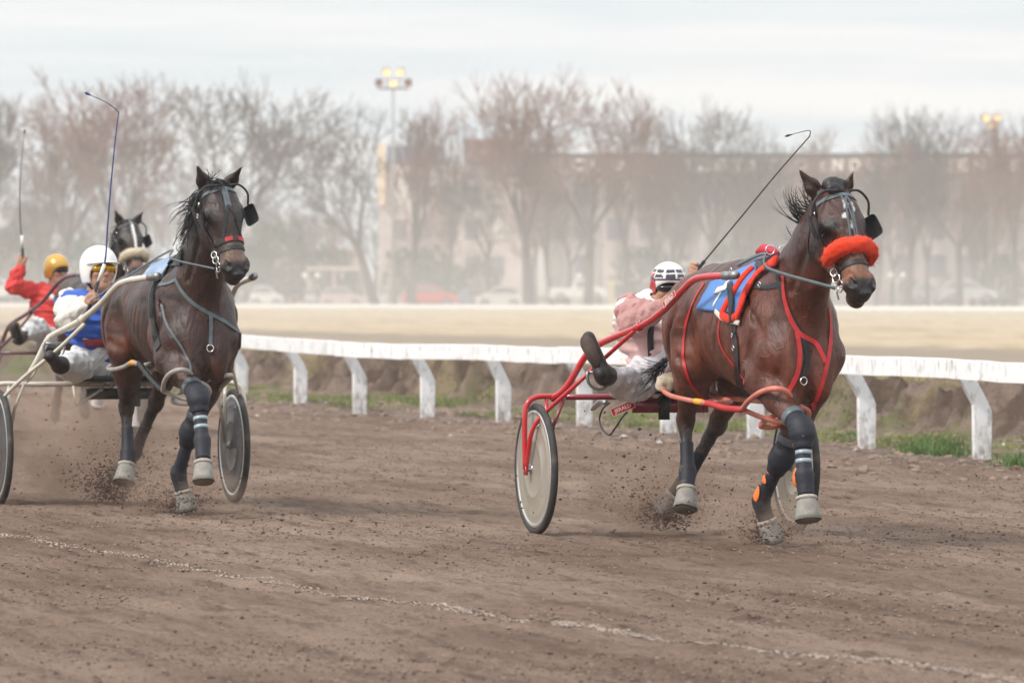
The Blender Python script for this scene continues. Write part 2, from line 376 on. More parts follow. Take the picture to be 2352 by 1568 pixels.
def horse_field(p, h=0.008):
    F = Field((-0.15, -0.52, 0.0), (3.25, 0.52, 2.25), h); S = F
    dz = p.get('dz', 0.0)
    def q(x, y, z): return (x, y, z+dz)
    y = np.array([0, 1.0, 0])
    # barrel, loin, croup, withers
    S.cone(q(1.22, 0, 1.15), .295, q(1.62, 0, 1.12), .315, .06, w=y, sq=.86)
    S.cone(q(1.62, 0, 1.12), .315, q(2.02, 0, 1.11), .30, .06, w=y, sq=.82)
    S.cone(q(.84, 0, 1.345+p.get('croup', 0)), .135, q(1.3, 0, 1.355+p.get('croup', 0)*.6), .13, .09)
    S.cone(q(1.3, 0, 1.335), .12, q(1.75, 0, 1.36), .09, .09)
    S.cone(q(1.74, 0, 1.38), .075, q(2.02, 0, 1.40), .085, .08, w=y, sq=.7)
    cz = p.get('croup', 0.0)
    for s in (-1, 1): S.cone(q(.98, s*.085, 1.25+cz), .155, q(1.2, s*.11, 1.25+cz*.5), .13, .08)
    for s in (-1, 1):
        S.ell(q(.87, s*.145, 1.15+cz*.7), (.27, .15, .265), .07)
        S.ell(q(.80, s*.12, 1.02), (.16, .115, .24), .06)                       # hamstrings
        S.ell(q(1.12, s*.18, 1.27+cz), (.05, .04, .05), .05)                       # point of hip
        S.ell(q(2.03, s*.145, 1.12), (.12, .085, .27), .06, R=[unit((1, 0, .35)), (0, 1, 0), unit((-.35, 0, 1))])   # shoulder
        S.ell(q(2.21, s*.115, 1.01), (.10, .085, .14), .05)                     # point of shoulder
        S.ell(q(1.96, s*.165, .93), (.13, .07, .14), .05)                       # triceps
        S.ell(q(2.26, s*.070, .92), (.085, .078, .18), .035)                     # breast muscle
    S.ell(q(2.07, 0, 1.02), (.22, .17, .30), .06)
    S.cone(q(.66, 0, 1.33), .055, q(.58, 0, 1.25), .035, .04)
    # neck
    nb = p['neck']
    for a, b in zip(nb[:-1], nb[1:]): S.cone(a[:3], a[3], b[:3], b[3], .07, w=y, sq=a[4])
    # legs
    for k in ('RF', 'LF', 'RH', 'LH'):
        L = p[k]; s = -1 if k[0] == 'R' else 1
        if k[1] == 'F':
            el, kn, fe, ho = [np.array(v, float) for v in L]
            sp = np.array(q(2.17, s*.14, 1.0)); d = kn-el; m = el+d*.38
            S.cone(sp, .10, el, .088, .05); S.cone(q(1.93, s*.16, 1.02), .10, el, .085, .05)
            S.cone(el, .098, m, .084, .04); S.cone(m, .076, el+d*.88, .044, .03)
            S.ell(el+d*.22+np.array([.035, s*.012, 0]), (.052, .042, .11), .03, R=[unit((1, 0, .1)), (0, 1, 0), unit((-.1, 0, 1))])
            S.cone(el+d*.9, .046, kn, .053, .02, w=y, sq=.92); S.ell(kn+unit(fe-kn)*.012+np.array([.012, 0, 0]), (.05, .05, .055), .02)
            S.cone(kn, .045, kn+(fe-kn)*.25, .031, .02); S.cone(kn+(fe-kn)*.25, .031, fe-(fe-kn)*.12, .030, .015)
            S.cone(kn+(fe-kn)*.15+np.array([-.026, 0, 0]), .018, fe+np.array([-.026, 0, .01]), .020, .02)       # tendons
        else:
            st, hk, fe, ho = [np.array(v, float) for v in L]
            hip = np.array(q(.95, s*.13, 1.12)); d = hk-st
            S.cone(hip, .17, st, .135, .06); S.cone(q(.84, s*.12, 1.0), .14, st+d*.35+np.array([-.05, 0, 0]), .085, .05)
            S.cone(st, .125, st+d*.5, .080, .04); S.cone(st+d*.5, .080, st+d*.9, .046, .03)
            S.cone(st+d*.45+np.array([-.07, 0, 0]), .038, hk+np.array([-.055, 0, .03]), .022, .03)              # Achilles
            S.ell(hk+np.array([.008, 0, 0]), (.056, .046, .07), .025)
            S.cone(hk+np.array([-.05, 0, .035]), .026, hk+(fe-hk)*.25+np.array([-.03, 0, 0]), .026, .02)
            S.cone(hk, .047, hk+(fe-hk)*.28, .034, .025); S.cone(hk+(fe-hk)*.28, .034, fe-(fe-hk)*.12, .032, .015)
        S.ell(fe, (.042, .041, .047), .02)
        S.cone(fe, .038, fe+(ho-fe)*.6, .034, .02); S.cone(fe+(ho-fe)*.6, .036, ho, .047, .015)
        toe = unit(ho-fe); hd = unit(np.array([toe[0]*.5+.1, toe[1], toe[2]])); S.cone(ho, .044, ho+toe*.045, .046, .01) 
    # flank hollow, chest groove, girth hollow behind the elbow
    for s in (-1, 1):
        S.ell(q(1.16, s*.31, 1.12), (.12, .06, .12), .05, sub=True)
        S.ell(q(1.84, s*.29, 1.13), (.035, .035, .22), .05, sub=True)
        S.cone(q(2.14, s*.235, 1.18), .012, q(2.06, s*.26, .98), .014, .04, sub=True)
    S.cone(q(2.40, 0, 1.10), .014, q(2.37, 0, .88), .02, .04, sub=True)
    S.ell(q(.62, 0, .98), (.06, .03, .2), .05, sub=True)
    for s in (-1, 1):                                                           # muscle lines
        S.cone(q(1.86, s*.20, 1.36), .006, q(2.20, s*.225, 1.10), .010, .035, sub=True)      # along the shoulder blade
        S.cone(q(.66, s*.16, 1.22), .006, q(.74, s*.235, .92), .012, .035, sub=True)         # behind the thigh
        S.cone(q(.98, s*.29, 1.22), .004, q(.88, s*.27, .98), .010, .05, sub=True)
        S.cone(q(1.06, s*.30, .98), .012, q(1.20, s*.26, .93), .02, .04, sub=True)           # stifle fold
        S.cone(q(2.05, s*.255, .90), .010, q(1.93, s*.25, .82), .010, .03, sub=True)
        for i in range(4): x = 1.42+.095*i; S.cone(q(x+.04, s*.278, 1.18), .003, q(x-.02, s*.276, 1.0), .004, .03, sub=True)   # ribs
        S.ell(q(1.98, s*.205, 1.10), (.05, .035, .16), .03, R=[unit((1, 0, -.3)), (0, 1, 0), unit((.3, 0, 1))])
        S.cone((nb[1][0]+.12, s*nb[1][3]*.56, nb[1][2]-.05), .008, (nb[3][0]+.06, s*nb[3][3]*.55, nb[3][2]-.06), .008, .03, sub=True)   # jugular groove
    # head
    P, N = np.array(p['poll'], float), np.array(p['nose'], float); u, lt, n = head_frame(P, N, p.get('yaw', 0)); k = np.linalg.norm(N-P)/.52; lw = p.get('hw', 1.10)
    def H(a, b, c): return P+k*(a*u+b*lw*lt+c*n)
    def E(c, r, kk=.02, sub=False): S.ell(H(*c), np.array([r[0], r[1]*lw, r[2]])*k, kk, sub, R=[u, lt, n])
    E((.07, 0, -.02), (.12, .088, .10), .04); E((.16, 0, .0), (.15, .098, .080), .04)
    S.cone(H(.20, 0, -.015), .088*k, H(.46, 0, -.012), .055*k, .04, w=lt, sq=.94*lw)
    S.cone(H(.20, 0, -.10), .08*k, H(.40, 0, -.075), .048*k, .04, w=lt, sq=.8*lw)
    for s in (-1, 1):
        E((.17, s*.055, -.135), (.125, .042, .105), .03)
        E((.155, s*.088, -.005), (.045, .022, .030), .025)                      # brow
        E((.185, s*.100, -.035), (.022, .014, .018), .012, sub=True)
        S.cone(H(.215, s*.085, -.04), .014*k, H(.34, s*.066, -.045), .010*k, .02)  # facial crest
        E((.275, s*.085, -.01), (.06, .02, .03), .04, sub=True)
        S.cone(H(.22, s*.035, -.19), .032*k, H(.42, s*.028, -.12), .025*k, .03)
        E((.500, s*.042, .008), (.050, .032, .034), .016)                        # nostril rim
        E((.505, s*.058, .020), (.032, .020, .018), .008, sub=True); E((.525, s*.048, .030), (.016, .014, .014), .006, sub=True)
        E((.490, s*.052, -.02), (.03, .02, .03), .02)
        T = P+k*(-.015*u+s*.062*lt-.03*n)
        tip = np.array(p['ears'][0 if s < 0 else 1], float); ax = unit(tip-T); Le = np.linalg.norm(tip-T)
        fr = unit(n*.9+lt*s*.35-ax*(ax@(n*.9+lt*s*.35))); sd = np.cross(ax, fr)
        S.cone(T-ax*.03, .040*k, T+ax*Le*.35, .042*k, .02, w=fr, sq=.62); S.cone(T+ax*Le*.35, .042*k, tip, .006, .012, w=fr, sq=.6)
        S.cone(T+ax*Le*.18+fr*.030*k, .016*k, T+ax*Le*.72+fr*.020*k, .009, .008, sub=True)
    E((.485, 0, -.035), (.095, .054, .055), .05); E((.548, 0, -.038), (.034, .042, .040), .03)
    E((.535, 0, -.090), (.050, .044, .036), .015); E((.565, 0, .002), (.018, .035, .022), .012)
    E((.562, 0, -.066), (.012, .055, .006), .008, sub=True)                     # mouth line
    S.cone(H(.10, 0, -.15), .085*k, nb[-1][:3], nb[-1][3]*.9, .05, w=y, sq=.7)
    F.H = H; F.HR = (u, lt, n, k)
    r = np.random.default_rng(3); F.noise(.0035, 14, 5, (1, 1, .7)); F.noise(.0018, 34, 8)
    return F
def smooth01(x, a, b): t = np.clip((x-a)/(b-a), 0, 1); return t*t*(3-2*t)
def horse_colour(F, V, p):
    body, dark, tan, leg = [np.array(c) for c in p['coat']]
    n = len(V); C = np.tile(body, (n, 1))
    def mx(w, c): 
        nonlocal C
        C = C*(1-w[:, None])+np.asarray(c)*w[:, None]
    dz = p.get('dz', 0); x, yy, z = V[:, 0], V[:, 1], V[:, 2]-dz
    r = np.random.default_rng(11); t = 0
    for i in range(6):
        f = r.normal(size=3)*(5+3*i); t = t+np.sin(V@f+r.uniform(0, 6))
    t /= 6
    mx(.5*smooth01(t, -.1, .6), body*.72); mx(smooth01(-t, .0, .7)*.35, p['warm'])
    mx(smooth01(.95-abs(x-.75)*.6-abs(z-.98)*2.2, .3, .8)*.5, p['warm'])        # lighter flank and stifle
    mx(smooth01(z, 1.38, 1.5)*.6, dark)                                         # topline
    mx(1-smooth01(z, .52, .74), leg)                                            # black points
    P = F.H(0, 0, 0); u, lt, nn, k = F.HR; d = V-P; a = d@u/k; b = d@lt/k/p.get('hw', 1.10); c = d@nn/k; hd = (a > -.1)&(x > 2.35)&(a < .75)&(abs(b) < .2)&(V[:, 2] > P[2]-.66)&(c > -.26)
    w = np.where(hd, smooth01(a, .33, .43)*(1-smooth01(a, .485, .52)), 0); mx(w*.9, tan)
    w = np.where(hd, smooth01(a+.45*np.clip(.012-np.abs(np.abs(b)-.045), 0, .02)*3, .478, .515)*smooth01(c, -.12, -.05), 0); mx(w, dark)
    w = np.where(hd, smooth01(a, .48, .53)*(1-smooth01(c, -.105, -.08)), 0); mx(w*.55, p['chin'])
    w = np.where(hd, smooth01(.05-np.hypot(a-.19, (abs(b)-.095)*.8), .0, .03), 0); mx(w, dark)
    w = np.where((z > 1.55)&(a < -.02)&(a > -.3)&(abs(b) < .12)&(c > -.25), 1.0, 0.0)*smooth01(a, -.16, -.02)*.0; mx(w, dark)
    ears = np.where((V[:, 2] > P[2]+.02)&(c > -.2), smooth01(V[:, 2], P[2]+.05, P[2]+.13), 0); mx(ears*.5, dark)
    for (ca, cb, ra, rb) in p.get('marks', []):
        q = np.hypot((a-ca)/ra, (b-cb)/rb)+.25*np.sin(a*160+b*90); mx(np.where((c > -.02)&hd, 1-smooth01(q, .75, 1.1), 0), (.62, .60, .58))
    return np.clip(C, 0, 1)
def make_horse(rig, p, name, label, group, h=0.009, base=(1.5, 0.0)):
    F = horse_field(p, h); V, Q = F.mesh(); C = horse_colour(F, V, p)
    root = empty(name, tuple(rig.w((base[0], base[1], 0))), rig.rotz+math.pi/2-math.pi/2, label, 'horse', group)
    root.rotation_euler = (0, 0, math.atan2(rig.R[1, 0], rig.R[0, 0]))
    off = np.array([base[0], base[1], 0.0]); F.off = off; F.root = root
    me = mesh_np('coat', V-off, Q, True, C); link('coat', me, root, p['mat'])
    u, lt, n, k = F.HR
    for s in (-1, 1):
        b = MB(); b.lathe([(0.0001, -.016)]+[(.017*math.sin(t), -.016*math.cos(t)) for t in np.linspace(.3, 2.84, 7)]+[(0.0001, .016)], F.H(.183, s*.088, -.032)-off, 'y', 14)
        b.build('eye', mat('horse_eye', (.008, .006, .005), .08), root)
    return F
RIG1 = Rig(.853, 32.89, 17.0)
RIG2 = Rig(-2.471, 37.38, 17.0)
RIG3 = Rig(-4.20, 56.10, 17.0)
M_BAY = coat_mat('bay_coat', .38)
P1 = dict(mat=M_BAY, coat=((.104, .026, .013), (.014, .010, .010), (.21, .085, .042), (.016, .015, .018)), warm=(.17, .046, .020), chin=(.22, .19, .16),
    neck=[(1.98, 0, 1.20, .235, .62), (2.20, .0, 1.38, .195, .60), (2.39, .01, 1.56, .165, .60), (2.52, .02, 1.71, .135, .66)],
    poll=(2.60, .03, 1.815), nose=(2.88, .075, 1.355), yaw=-.12, ears=((2.585, -.165, 1.96), (2.64, .120, 1.945)),
    RF=((2.08, -.165, .88), (2.45, -.09, .63), (2.51, -.10, .385), (2.545, -.10, .265)),
    LF=((1.99, .115, .83), (1.81, .03, .47), (1.61, -.02, .225), (1.615, .02, .11)),
    RH=((1.02, -.17, .96), (.62, -.10, .64), (.71, -.12, .36), (.765, -.145, .255)),
    LH=((.96, .15, .96), (.47, .135, .615), (.21, .03, .285), (.15, -.02, .205)),
    marks=[(.105, -.005, .035, .011), (.115, .028, .03, .010), (.165, -.022, .022, .013), (.215, .002, .022, .010)])
# ------------------------------------------------------------------ sulkies
M_TYRE = mat('tyre_rubber', (.035, .033, .032), .75, bump=.0015, bscale=120, dirt=(.16, .12, .095), dscale=9, damt=.55)
M_RIM = mat('bright_rim', (.66, .66, .64), .28, metal=.75)
M_CHROME = mat('chrome', (.72, .72, .72), .18, metal=1.0)
M_DULL = mat('dull_steel', (.34, .35, .36), .4, metal=.85, dirt=(.2, .16, .12))
M_BLACK = mat('black_leather', (.016, .016, .018), .5, var=.25, vscale=30, bump=.0012, bscale=200)
M_NAVY = mat('navy_neoprene', (.012, .014, .024), .62, var=.3, vscale=40, bump=.0015, bscale=160)
M_SEATV = mat('seat_vinyl', (.018, .018, .020), .45)
TXT = {}
def text_mesh(body, size, depth=.001, bold=0.0):
    cu = bpy.data.curves.new('lettering', 'FONT'); cu.body = body; cu.size = size; cu.extrude = depth; cu.offset = bold
    cu.align_x = 'CENTER'; cu.align_y = 'CENTER'; cu.resolution_u = 3
    t = bpy.data.objects.new('lettering', cu); COL.objects.link(t)
    dg = bpy.context.evaluated_depsgraph_get(); me = bpy.data.meshes.new_from_object(t.evaluated_get(dg))
    bpy.data.objects.remove(t); bpy.data.curves.remove(cu)
    while me.materials: me.materials.pop()
    return me
def basis(o, ex, ez):                    # matrix with local X along ex, local Z along ez
    ex = unit(ex); ez = unit(np.asarray(ez)-ex*(np.asarray(ez)@ex)); ey = np.cross(ez, ex)
    M = Matrix.Identity(4)
    for i in range(3): M[i][0], M[i][1], M[i][2], M[i][3] = ex[i], ey[i], ez[i], o[i]
    return M
def make_wheel(root, l, m_disc, outer):
    W = empty('wheel', (0, l, .36)); W.parent = root
    b = MB(); n = 64; R = .3385; r = .0215
    V = []; Fc = []
    for i in range(n):
        t = 2*math.pi*i/n
        for j in range(12):
            a = 2*math.pi*j/12; k = R+r*math.cos(a); V.append((k*math.cos(t), r*.95*math.sin(a), k*math.sin(t)))
    for i in range(n):
        for j in range(12): Fc.append((i*12+j, i*12+(j+1) % 12, ((i+1) % n)*12+(j+1) % 12, ((i+1) % n)*12+j))
    b.add(V, Fc); b.build('tyre', M_TYRE, W)
    b = MB(); b.lathe([(.298, -.012), (.302, -.017), (.322, -.016), (.324, 0), (.322, .016), (.302, .017), (.298, .012), (.298, -.012)], (0, 0, 0), 'y', 64); b.build('rim', M_RIM, W)
    b = MB()
    for s in (-1, 1): b.lathe([(.022, s*.030), (.06, s*.028), (.15, s*.021), (.155, s*.0225), (.160, s*.0205), (.25, s*.0145), (.262, s*.0160), (.268, s*.0140), (.299, s*.013)], (0, 0, 0), 'y', 56)
    b.build('disc_cover', m_disc, W)
    b = MB(); b.lathe([(.0001, -.055), (.012, -.055), (.016, -.045), (.016, -.035), (.028, -.033), (.028, .033), (.016, .035), (.016, .045), (.012, .055), (.0001, .055)], (0, 0, 0), 'y', 20); b.build('hub', M_DULL, W)
    b = MB(); t = 1.1; b.tube([(.28*math.cos(t), -.019, .28*math.sin(t)), (.25*math.cos(t), -.034, .25*math.sin(t))], .004, 6); b.build('valve', M_DULL, W)
    return W
def make_sulky(rig, shaft_px, brace_px, m_tube, m_bar, m_disc, m_brace2, label, extra=None):
    root = empty('sulky', tuple(rig.w((0, 0, 0))), math.atan2(rig.R[1, 0], rig.R[0, 0]), label, 'sulky')
    sh = np.array([rig.side(*p) for p in shaft_px]); br = np.array([rig.side(*p) for p in brace_px])
    wr = .7535; BZ = .752
    for s in (-1, 1):
        S = np.array([1, -s, 1.0]); L = s*wr
        make_wheel(root, L, m_disc, s)
        b = MB(); b.tube(cr(np.vstack([sh])*S, 8), .0185, 12); o = b.build('shaft', m_tube, root)
        b = MB(); b.tube(cr(br*S, 6), .0125, 10); b.build('brace', m_tube, root)
        of = [(0, L+s*.062, .36), (0, L+s*.066, .55), (0, L+s*.064, .66), (0, L+s*.045, .725), (0, L+s*.0, .752), (0, L-s*.06, .757), (-.005, s*.60, BZ)]
        b = MB(); b.tube(cr(of, 6), [.014]+[.015]*36, 12); b.box((0, L+s*.060, .352), (.03, .016, .05)); b.build('outer_fork', m_tube, root)
        b = MB(); b.tube([(0, L-s*.058, .757), (0, L-s*.060, .60), (0, L-s*.058, .36)], .011, 10); b.build('inner_fork', m_tube, root)
        b = MB(); b.tube([(0.0, L-s*.06, .38), (.02, s*.66, .60), (.04, s*.60, .76)], .0105, 8); b.build('stay', m_brace2, root)
        e = sh[-1]*S; d = unit(e-sh[-2]*S)
        b = MB(); b.tube([e-d*.02, e+d*.03, e+d*.035, e+d*.07, e+d*.075, e+d*.12], [.024, .024, .019, .019, .024, .020], 12); b.build('shaft_coupler', M_DULL, root)
        j = br[0]*S; b = MB(); i = np.argmin(np.linalg.norm(cr(sh*S, 8)-j, axis=1)); q = cr(sh*S, 8); T = unit(q[min(i+1, len(q)-1)]-q[i-1])
        b.tube([q[i]-T*.025, q[i]+T*.025], .0235, 12); b.build('clamp', m_tube, root)
        for u_ in (-.016, .016): b = MB(); b.tube([q[i]+T*u_+[.0, -s*.0, .018], q[i]+T*u_+[0, 0, .032]], .006, 6); b.build('bolt', M_DULL, root)
        g = sh[0]*S; gg = sh[2]*S; b = MB()
        V = [g+[0, 0, -.03], g+(gg-g)*.9+[0, 0, -.01], g+(gg-g)*.3+[.03, 0, -.05]]; V = [v+np.array([0, dd, 0]) for v in V for dd in (-.005, .005)]
        b.add(V, [(0, 2, 4), (1, 5, 3), (0, 1, 3, 2), (2, 3, 5, 4), (4, 5, 1, 0)]); b.build('gusset', m_tube, root)
        # foot rest on the shaft
        fp = rig.side(*shaft_px[2])*S if extra is None else np.array(extra['foot'])*np.array([1, -s, 1.0])
        b = MB(); rr = .066; t = np.linspace(-.4, math.pi+.4, 14)
        b.tube(np.array([fp+[0.01, rr*math.cos(a), -.05-rr*1.1*math.sin(a)] for a in t]), .0085, 8); b.tube([fp+[0, -.065, -.03], fp+[0, .065, -.03]], .008, 8); b.build('foot_stirrup', M_DULL, root)
    b = MB(); b.tube([(-.005, -.62, BZ), (-.01, -.3, BZ), (-.01, .3, BZ), (-.005, .62, BZ)], .0165, 12); b.build('arch_bar', m_bar, root)
    return root
def rounded_box(b, c, d, r, m=0):
    V = []; n = 5; d = np.array(d)/2-r; ring = []
    for iz, a in enumerate(np.linspace(-math.pi/2, math.pi/2, 7)):
        for sx, sy, st in ((1, 1, 0), (-1, 1, 1), (-1, -1, 2), (1, -1, 3)):
            for t in np.linspace(0, math.pi/2, n):
                q = t+st*math.pi/2; V.append((sx*d[0]+r*math.cos(a)*math.cos(q), sy*d[1]+r*math.cos(a)*math.sin(q), math.copysign(d[2], a if abs(a) > 1e-6 else 1)+r*math.sin(a)))
    k = 4*n; F = []
    for j in range(6):
        for i in range(k): F.append((j*k+i, j*k+(i+1) % k, (j+1)*k+(i+1) % k, (j+1)*k+i))
    F.append(tuple(range(k))[::-1]); F.append(tuple(range(6*k, 7*k))); b.add(np.array(V)+np.array(c), F, m)

# ------------------------------------------------------------------ drivers
M_SKIN = mat('skin', attr=True, rough=.5, spec=.35, var=.08, vscale=30, bump=.001, bscale=150)
def head_geo(F, c, fw, up, k=1.0):       # adds a head with a face; c = centre, fw = where it looks
    fw = unit(fw); up = unit(np.asarray(up)-fw*(np.asarray(up)@fw)); lt = np.cross(up, fw); R = [fw, lt, up]
    def H(a, b, z): return np.asarray(c)+k*(a*fw+b*lt+z*up)
    def E(p, r, kk=.012, sub=False): F.ell(H(*p), np.array(r)*k, kk, sub, R)
    E((-.012, 0, .025), (.098, .077, .100), .02); E((.028, 0, -.035), (.062, .058, .075), .03)
    E((.062, 0, -.088), (.026, .030, .022), .02); F.cone(H(.0, -.052, -.055), .018, H(.062, -.012, -.092), .016, .03); F.cone(H(.0, .052, -.055), .018, H(.062, .012, -.092), .016, .03)
    F.cone(H(.084, 0, .012), .009, H(.112, 0, -.026), .0125, .012); E((.100, .012, -.030), (.009, .008, .007), .008); E((.100, -.012, -.030), (.009, .008, .007), .008)
    for s in (-1, 1):
        E((.092, s*.030, .012), (.016, .017, .012), .012, True); E((.078, s*.031, .012), (.014, .013, .012), .004)
        E((.085, s*.030, .034), (.012, .026, .008), .012); E((.060, s*.048, -.022), (.026, .018, .016), .02)
        E((-.012, s*.079, -.008), (.018, .010, .030), .008)
    E((.092, 0, -.052), (.012, .022, .0055), .006); E((.089, 0, -.064), (.012, .019, .006), .006); E((.104, 0, -.0575), (.010, .021, .0016), .002, True)
    return H, R
def face_colour(V, H, c, fw, up, base):
    C = np.tile(np.array(base), (len(V), 1)); fw = unit(fw); up = unit(np.asarray(up)-fw*(np.asarray(up)@fw)); lt = np.cross(up, fw)
    d = V-np.asarray(c); a, b, z = d@fw, d@lt, d@up
    def mx(w, col):
        nonlocal C
        C = C*(1-w[:, None])+np.array(col)*w[:, None]
    near = (np.abs(b) < .12)&(np.abs(z) < .14)&(a > -.15)
    mx(np.where(near, np.exp(-((b/.024)**2+((z+.058)/.010)**2))*(a > .07), 0)*.8, (.32, .10, .085))
    mx(np.where(near, np.exp(-(((abs(b)-.048)/.022)**2+((z+.025)/.022)**2))*.35, 0), (.52, .20, .14))
    mx(np.where(near, np.exp(-((b/.012)**2+((z+.022)/.012)**2))*.35*(a > .09), 0), (.5, .2, .15))
    mx(np.where(near, np.exp(-(((abs(b)-.030)/.022)**2+((z-.036)/.0045)**2))*(a > .06), 0)*.8, (.05, .035, .025))
    mx(np.where(near&(z < -.02), (a > .01)*.18, 0.0), (.30, .20, .16))          # stubble
    return C
def fist(F, c, d, up, k=1.0):            # hand closed round a line through c along up, knuckles towards d
    d = unit(d); up = unit(np.asarray(up)-d*(np.asarray(up)@d)); sd = np.cross(d, up)
    F.cone(c-d*.045*k+up*.018, .022*k, c-d*.01*k+up*.02, .024*k, .012); F.cone(c-d*.045*k-up*.018, .020*k, c-d*.01*k-up*.022, .021*k, .012)
    for i, (o, r) in enumerate(((.034, .0105), (.012, .0112), (-.010, .0108), (-.031, .0095))):
        b = c+up*o*k; F.cone(b-d*.004, r*k, b+d*.026*k+sd*.004, r*k*.95, .004); F.cone(b+d*.026*k+sd*.004, r*k*.95, b+d*.020*k-sd*.028*k, r*k*.85, .003)
        F.cone(b+d*.020*k-sd*.028*k, r*k*.85, b-d*.006*k-sd*.026*k, r*k*.8, .003)
    F.cone(c-d*.035*k+up*.03*k-sd*.01, .012*k, c-d*.004*k+up*.050*k-sd*.022*k, .0105*k, .006); F.cone(c-d*.004*k+up*.050*k-sd*.022*k, .0105*k, c+d*.018*k+up*.040*k-sd*.032*k, .009*k, .004)
def shell(lo, hi, h, fn, name, material, root, off, colf=None, noise=None):
    F = Field(lo, hi, h); fn(F)
    if noise: F.noise(*noise)
    V, Q = F.mesh(1)
    me = mesh_np(name, V-off, Q, True, None if colf is None else colf(V)); return link(name, me, root, material), F
def make_driver(rig, J, name, label, mats, look, hs=1.0, h=.0085, skin=(.42, .23, .155), goggles=None, h_up=(0, 0, 1), sleeve=None, tcol=None):
    A = {k: np.asarray(v, float) for k, v in J.items()}
    P = np.array(list(A.values())); lo = P.min(0)-.22; hi = P.max(0)+.24
    base = np.array([A['pelvis'][0], A['pelvis'][1], A['pelvis'][2]-.1]); off = base
    root = empty(name, tuple(rig.w(base)), math.atan2(rig.R[1, 0], rig.R[0, 0]), label, 'person', 'drivers seated on the sulkies')
    up = unit(A['head']-A['chest']); lat = unit(A['shL']-A['shR'])
    def body(F):
        F.cone(A['pelvis'], .125, A['chest'], .13, .05, w=np.cross(lat, up), sq=.8)
        F.cone(A['chest'], .09, A['neck'], .055, .05); F.cone(A['neck'], .055, A['head'], .06, .02)
        for s in 'RL':
            F.chain([(*A['sh'+s], .052), (*(A['sh'+s]*.4+A['el'+s]*.6), .045), (*A['el'+s], .038)], .02); F.chain([(*A['el'+s], .038), (*(A['el'+s]*.65+A['ha'+s]*.35), .040), (*A['ha'+s], .024)], .02)
            F.chain([(*A['hip'+s], .085), (*A['kn'+s], .055), (*A['an'+s], .036)], .03); F.cone(A['an'+s], .034, A['toe'+s], .028, .02)
            d = unit(A['ha'+s]-A['el'+s]); fist(F, A['ha'+s]+d*.05, d, J.get('grip'+s, (0, 0, 1)))
        head_geo(F, A['head'], look, h_up, hs)
    shell(lo, hi, h, body, 'body', M_SKIN, root, off, lambda V: face_colour(V, None, A['head'], look, h_up, skin))
    g = hs
    def jacket(F):
        F.cone(A['pelvis']+up*.06, .165, A['chest'], .175, .06, w=np.cross(lat, up), sq=.85); F.cone(A['chest'], .15, A['neck']-up*.03, .085, .06)
        for s in 'RL': F.cone(A['chest']+up*.06, .12, A['sh'+s], .085, .05)
        F.ell(A['neck']+up*.035, (.062, .062, .05), .01, True)
    def sleeves(F):
        for s in 'RL':
            e = A['el'+s]; a = A['ha'+s]; F.chain([(*A['sh'+s], .088), (*(A['sh'+s]*.5+e*.5), .080), (*e, .074)], .03)
            F.chain([(*e, .074), (*(e*.5+a*.5), .062), (*(e*.12+a*.88), .038)], .03)
    def trousers(F):
        F.cone(A['pelvis']-up*.02, .165, A['pelvis']+up*.07, .155, .04, w=np.cross(lat, up), sq=.9)
        for s in 'RL': F.chain([(*A['hip'+s], .115), (*A['kn'+s], .088), (*(A['kn'+s]*.25+A['an'+s]*.75), .066)], .04)
    shell(lo, hi, h, jacket, 'vest', mats['torso'], root, off, tcol, noise=(.017, 40, 3, (.6, .6, 1.5)))
    shell(lo, hi, h, sleeves, 'sleeves', mats['sleeve'], root, off, noise=(.020, 46, 4))
    shell(lo, hi, h, trousers, 'trousers', mats['trousers'], root, off, noise=(.015, 38, 6))
    for s in 'RL':
        a, t, kn = A['an'+s], A['toe'+s], A['kn'+s]; d = unit(t-a); bk = unit(a-kn)
        q = np.stack([a, t, a+bk*.07, a+(kn-a)*.25]); 
        def boot(F):
            F.chain([(*(a+(kn-a)*.22), .056), (*a, .050), (*(a+bk*.04), .048)], .02); F.cone(a+bk*.045-d*.02, .044, t+bk*.03, .036, .03)
        shell(q.min(0)-.12, q.max(0)+.12, h, boot, 'boot', mats['boot'], root, off)
        b = MB(); T = unit(np.cross(d, bk)); c0 = a+bk*.083; pr = []
        for i in range(22):
            th = 2*math.pi*i/22; x = math.cos(th); wv = .040+.010*max(x, 0)-.007*math.exp(-((x+.1)/.25)**2); pr.append((c0+d*(.125+.092*x-.0)+T*wv*math.sin(th)))
        pr = np.array(pr); V = np.vstack([pr, pr+bk*.014]); n = 22
        b.add(V-off, [tuple(range(n))[::-1], tuple(range(n, 2*n))]+[(i, (i+1) % n, n+(i+1) % n, n+i) for i in range(n)]); b.build('boot_sole', mats['sole'], root)
        b = MB(); hp = np.array([c0+d*(-.012+.034*math.cos(q_))+T*.032*math.sin(q_) for q_ in np.linspace(0, 2*math.pi, 15)[:-1]]); V = np.vstack([hp-bk*.01, hp+bk*.026]); b.add(V-off, [tuple(range(14))[::-1], tuple(range(14, 28))]+[(i, (i+1) % 14, 14+(i+1) % 14, 14+i) for i in range(14)]); b.build('boot_heel', mats['boot'], root)
    # helmet: shell, lining, peak, goggles
    fw = unit(look); hu = unit(np.asarray(h_up)-fw*(np.asarray(h_up)@fw)); lt = np.cross(hu, fw); R = [fw, lt, hu]; hc = A['head']
    def X(a, b, z): return hc+hs*(a*fw+b*lt+z*hu)
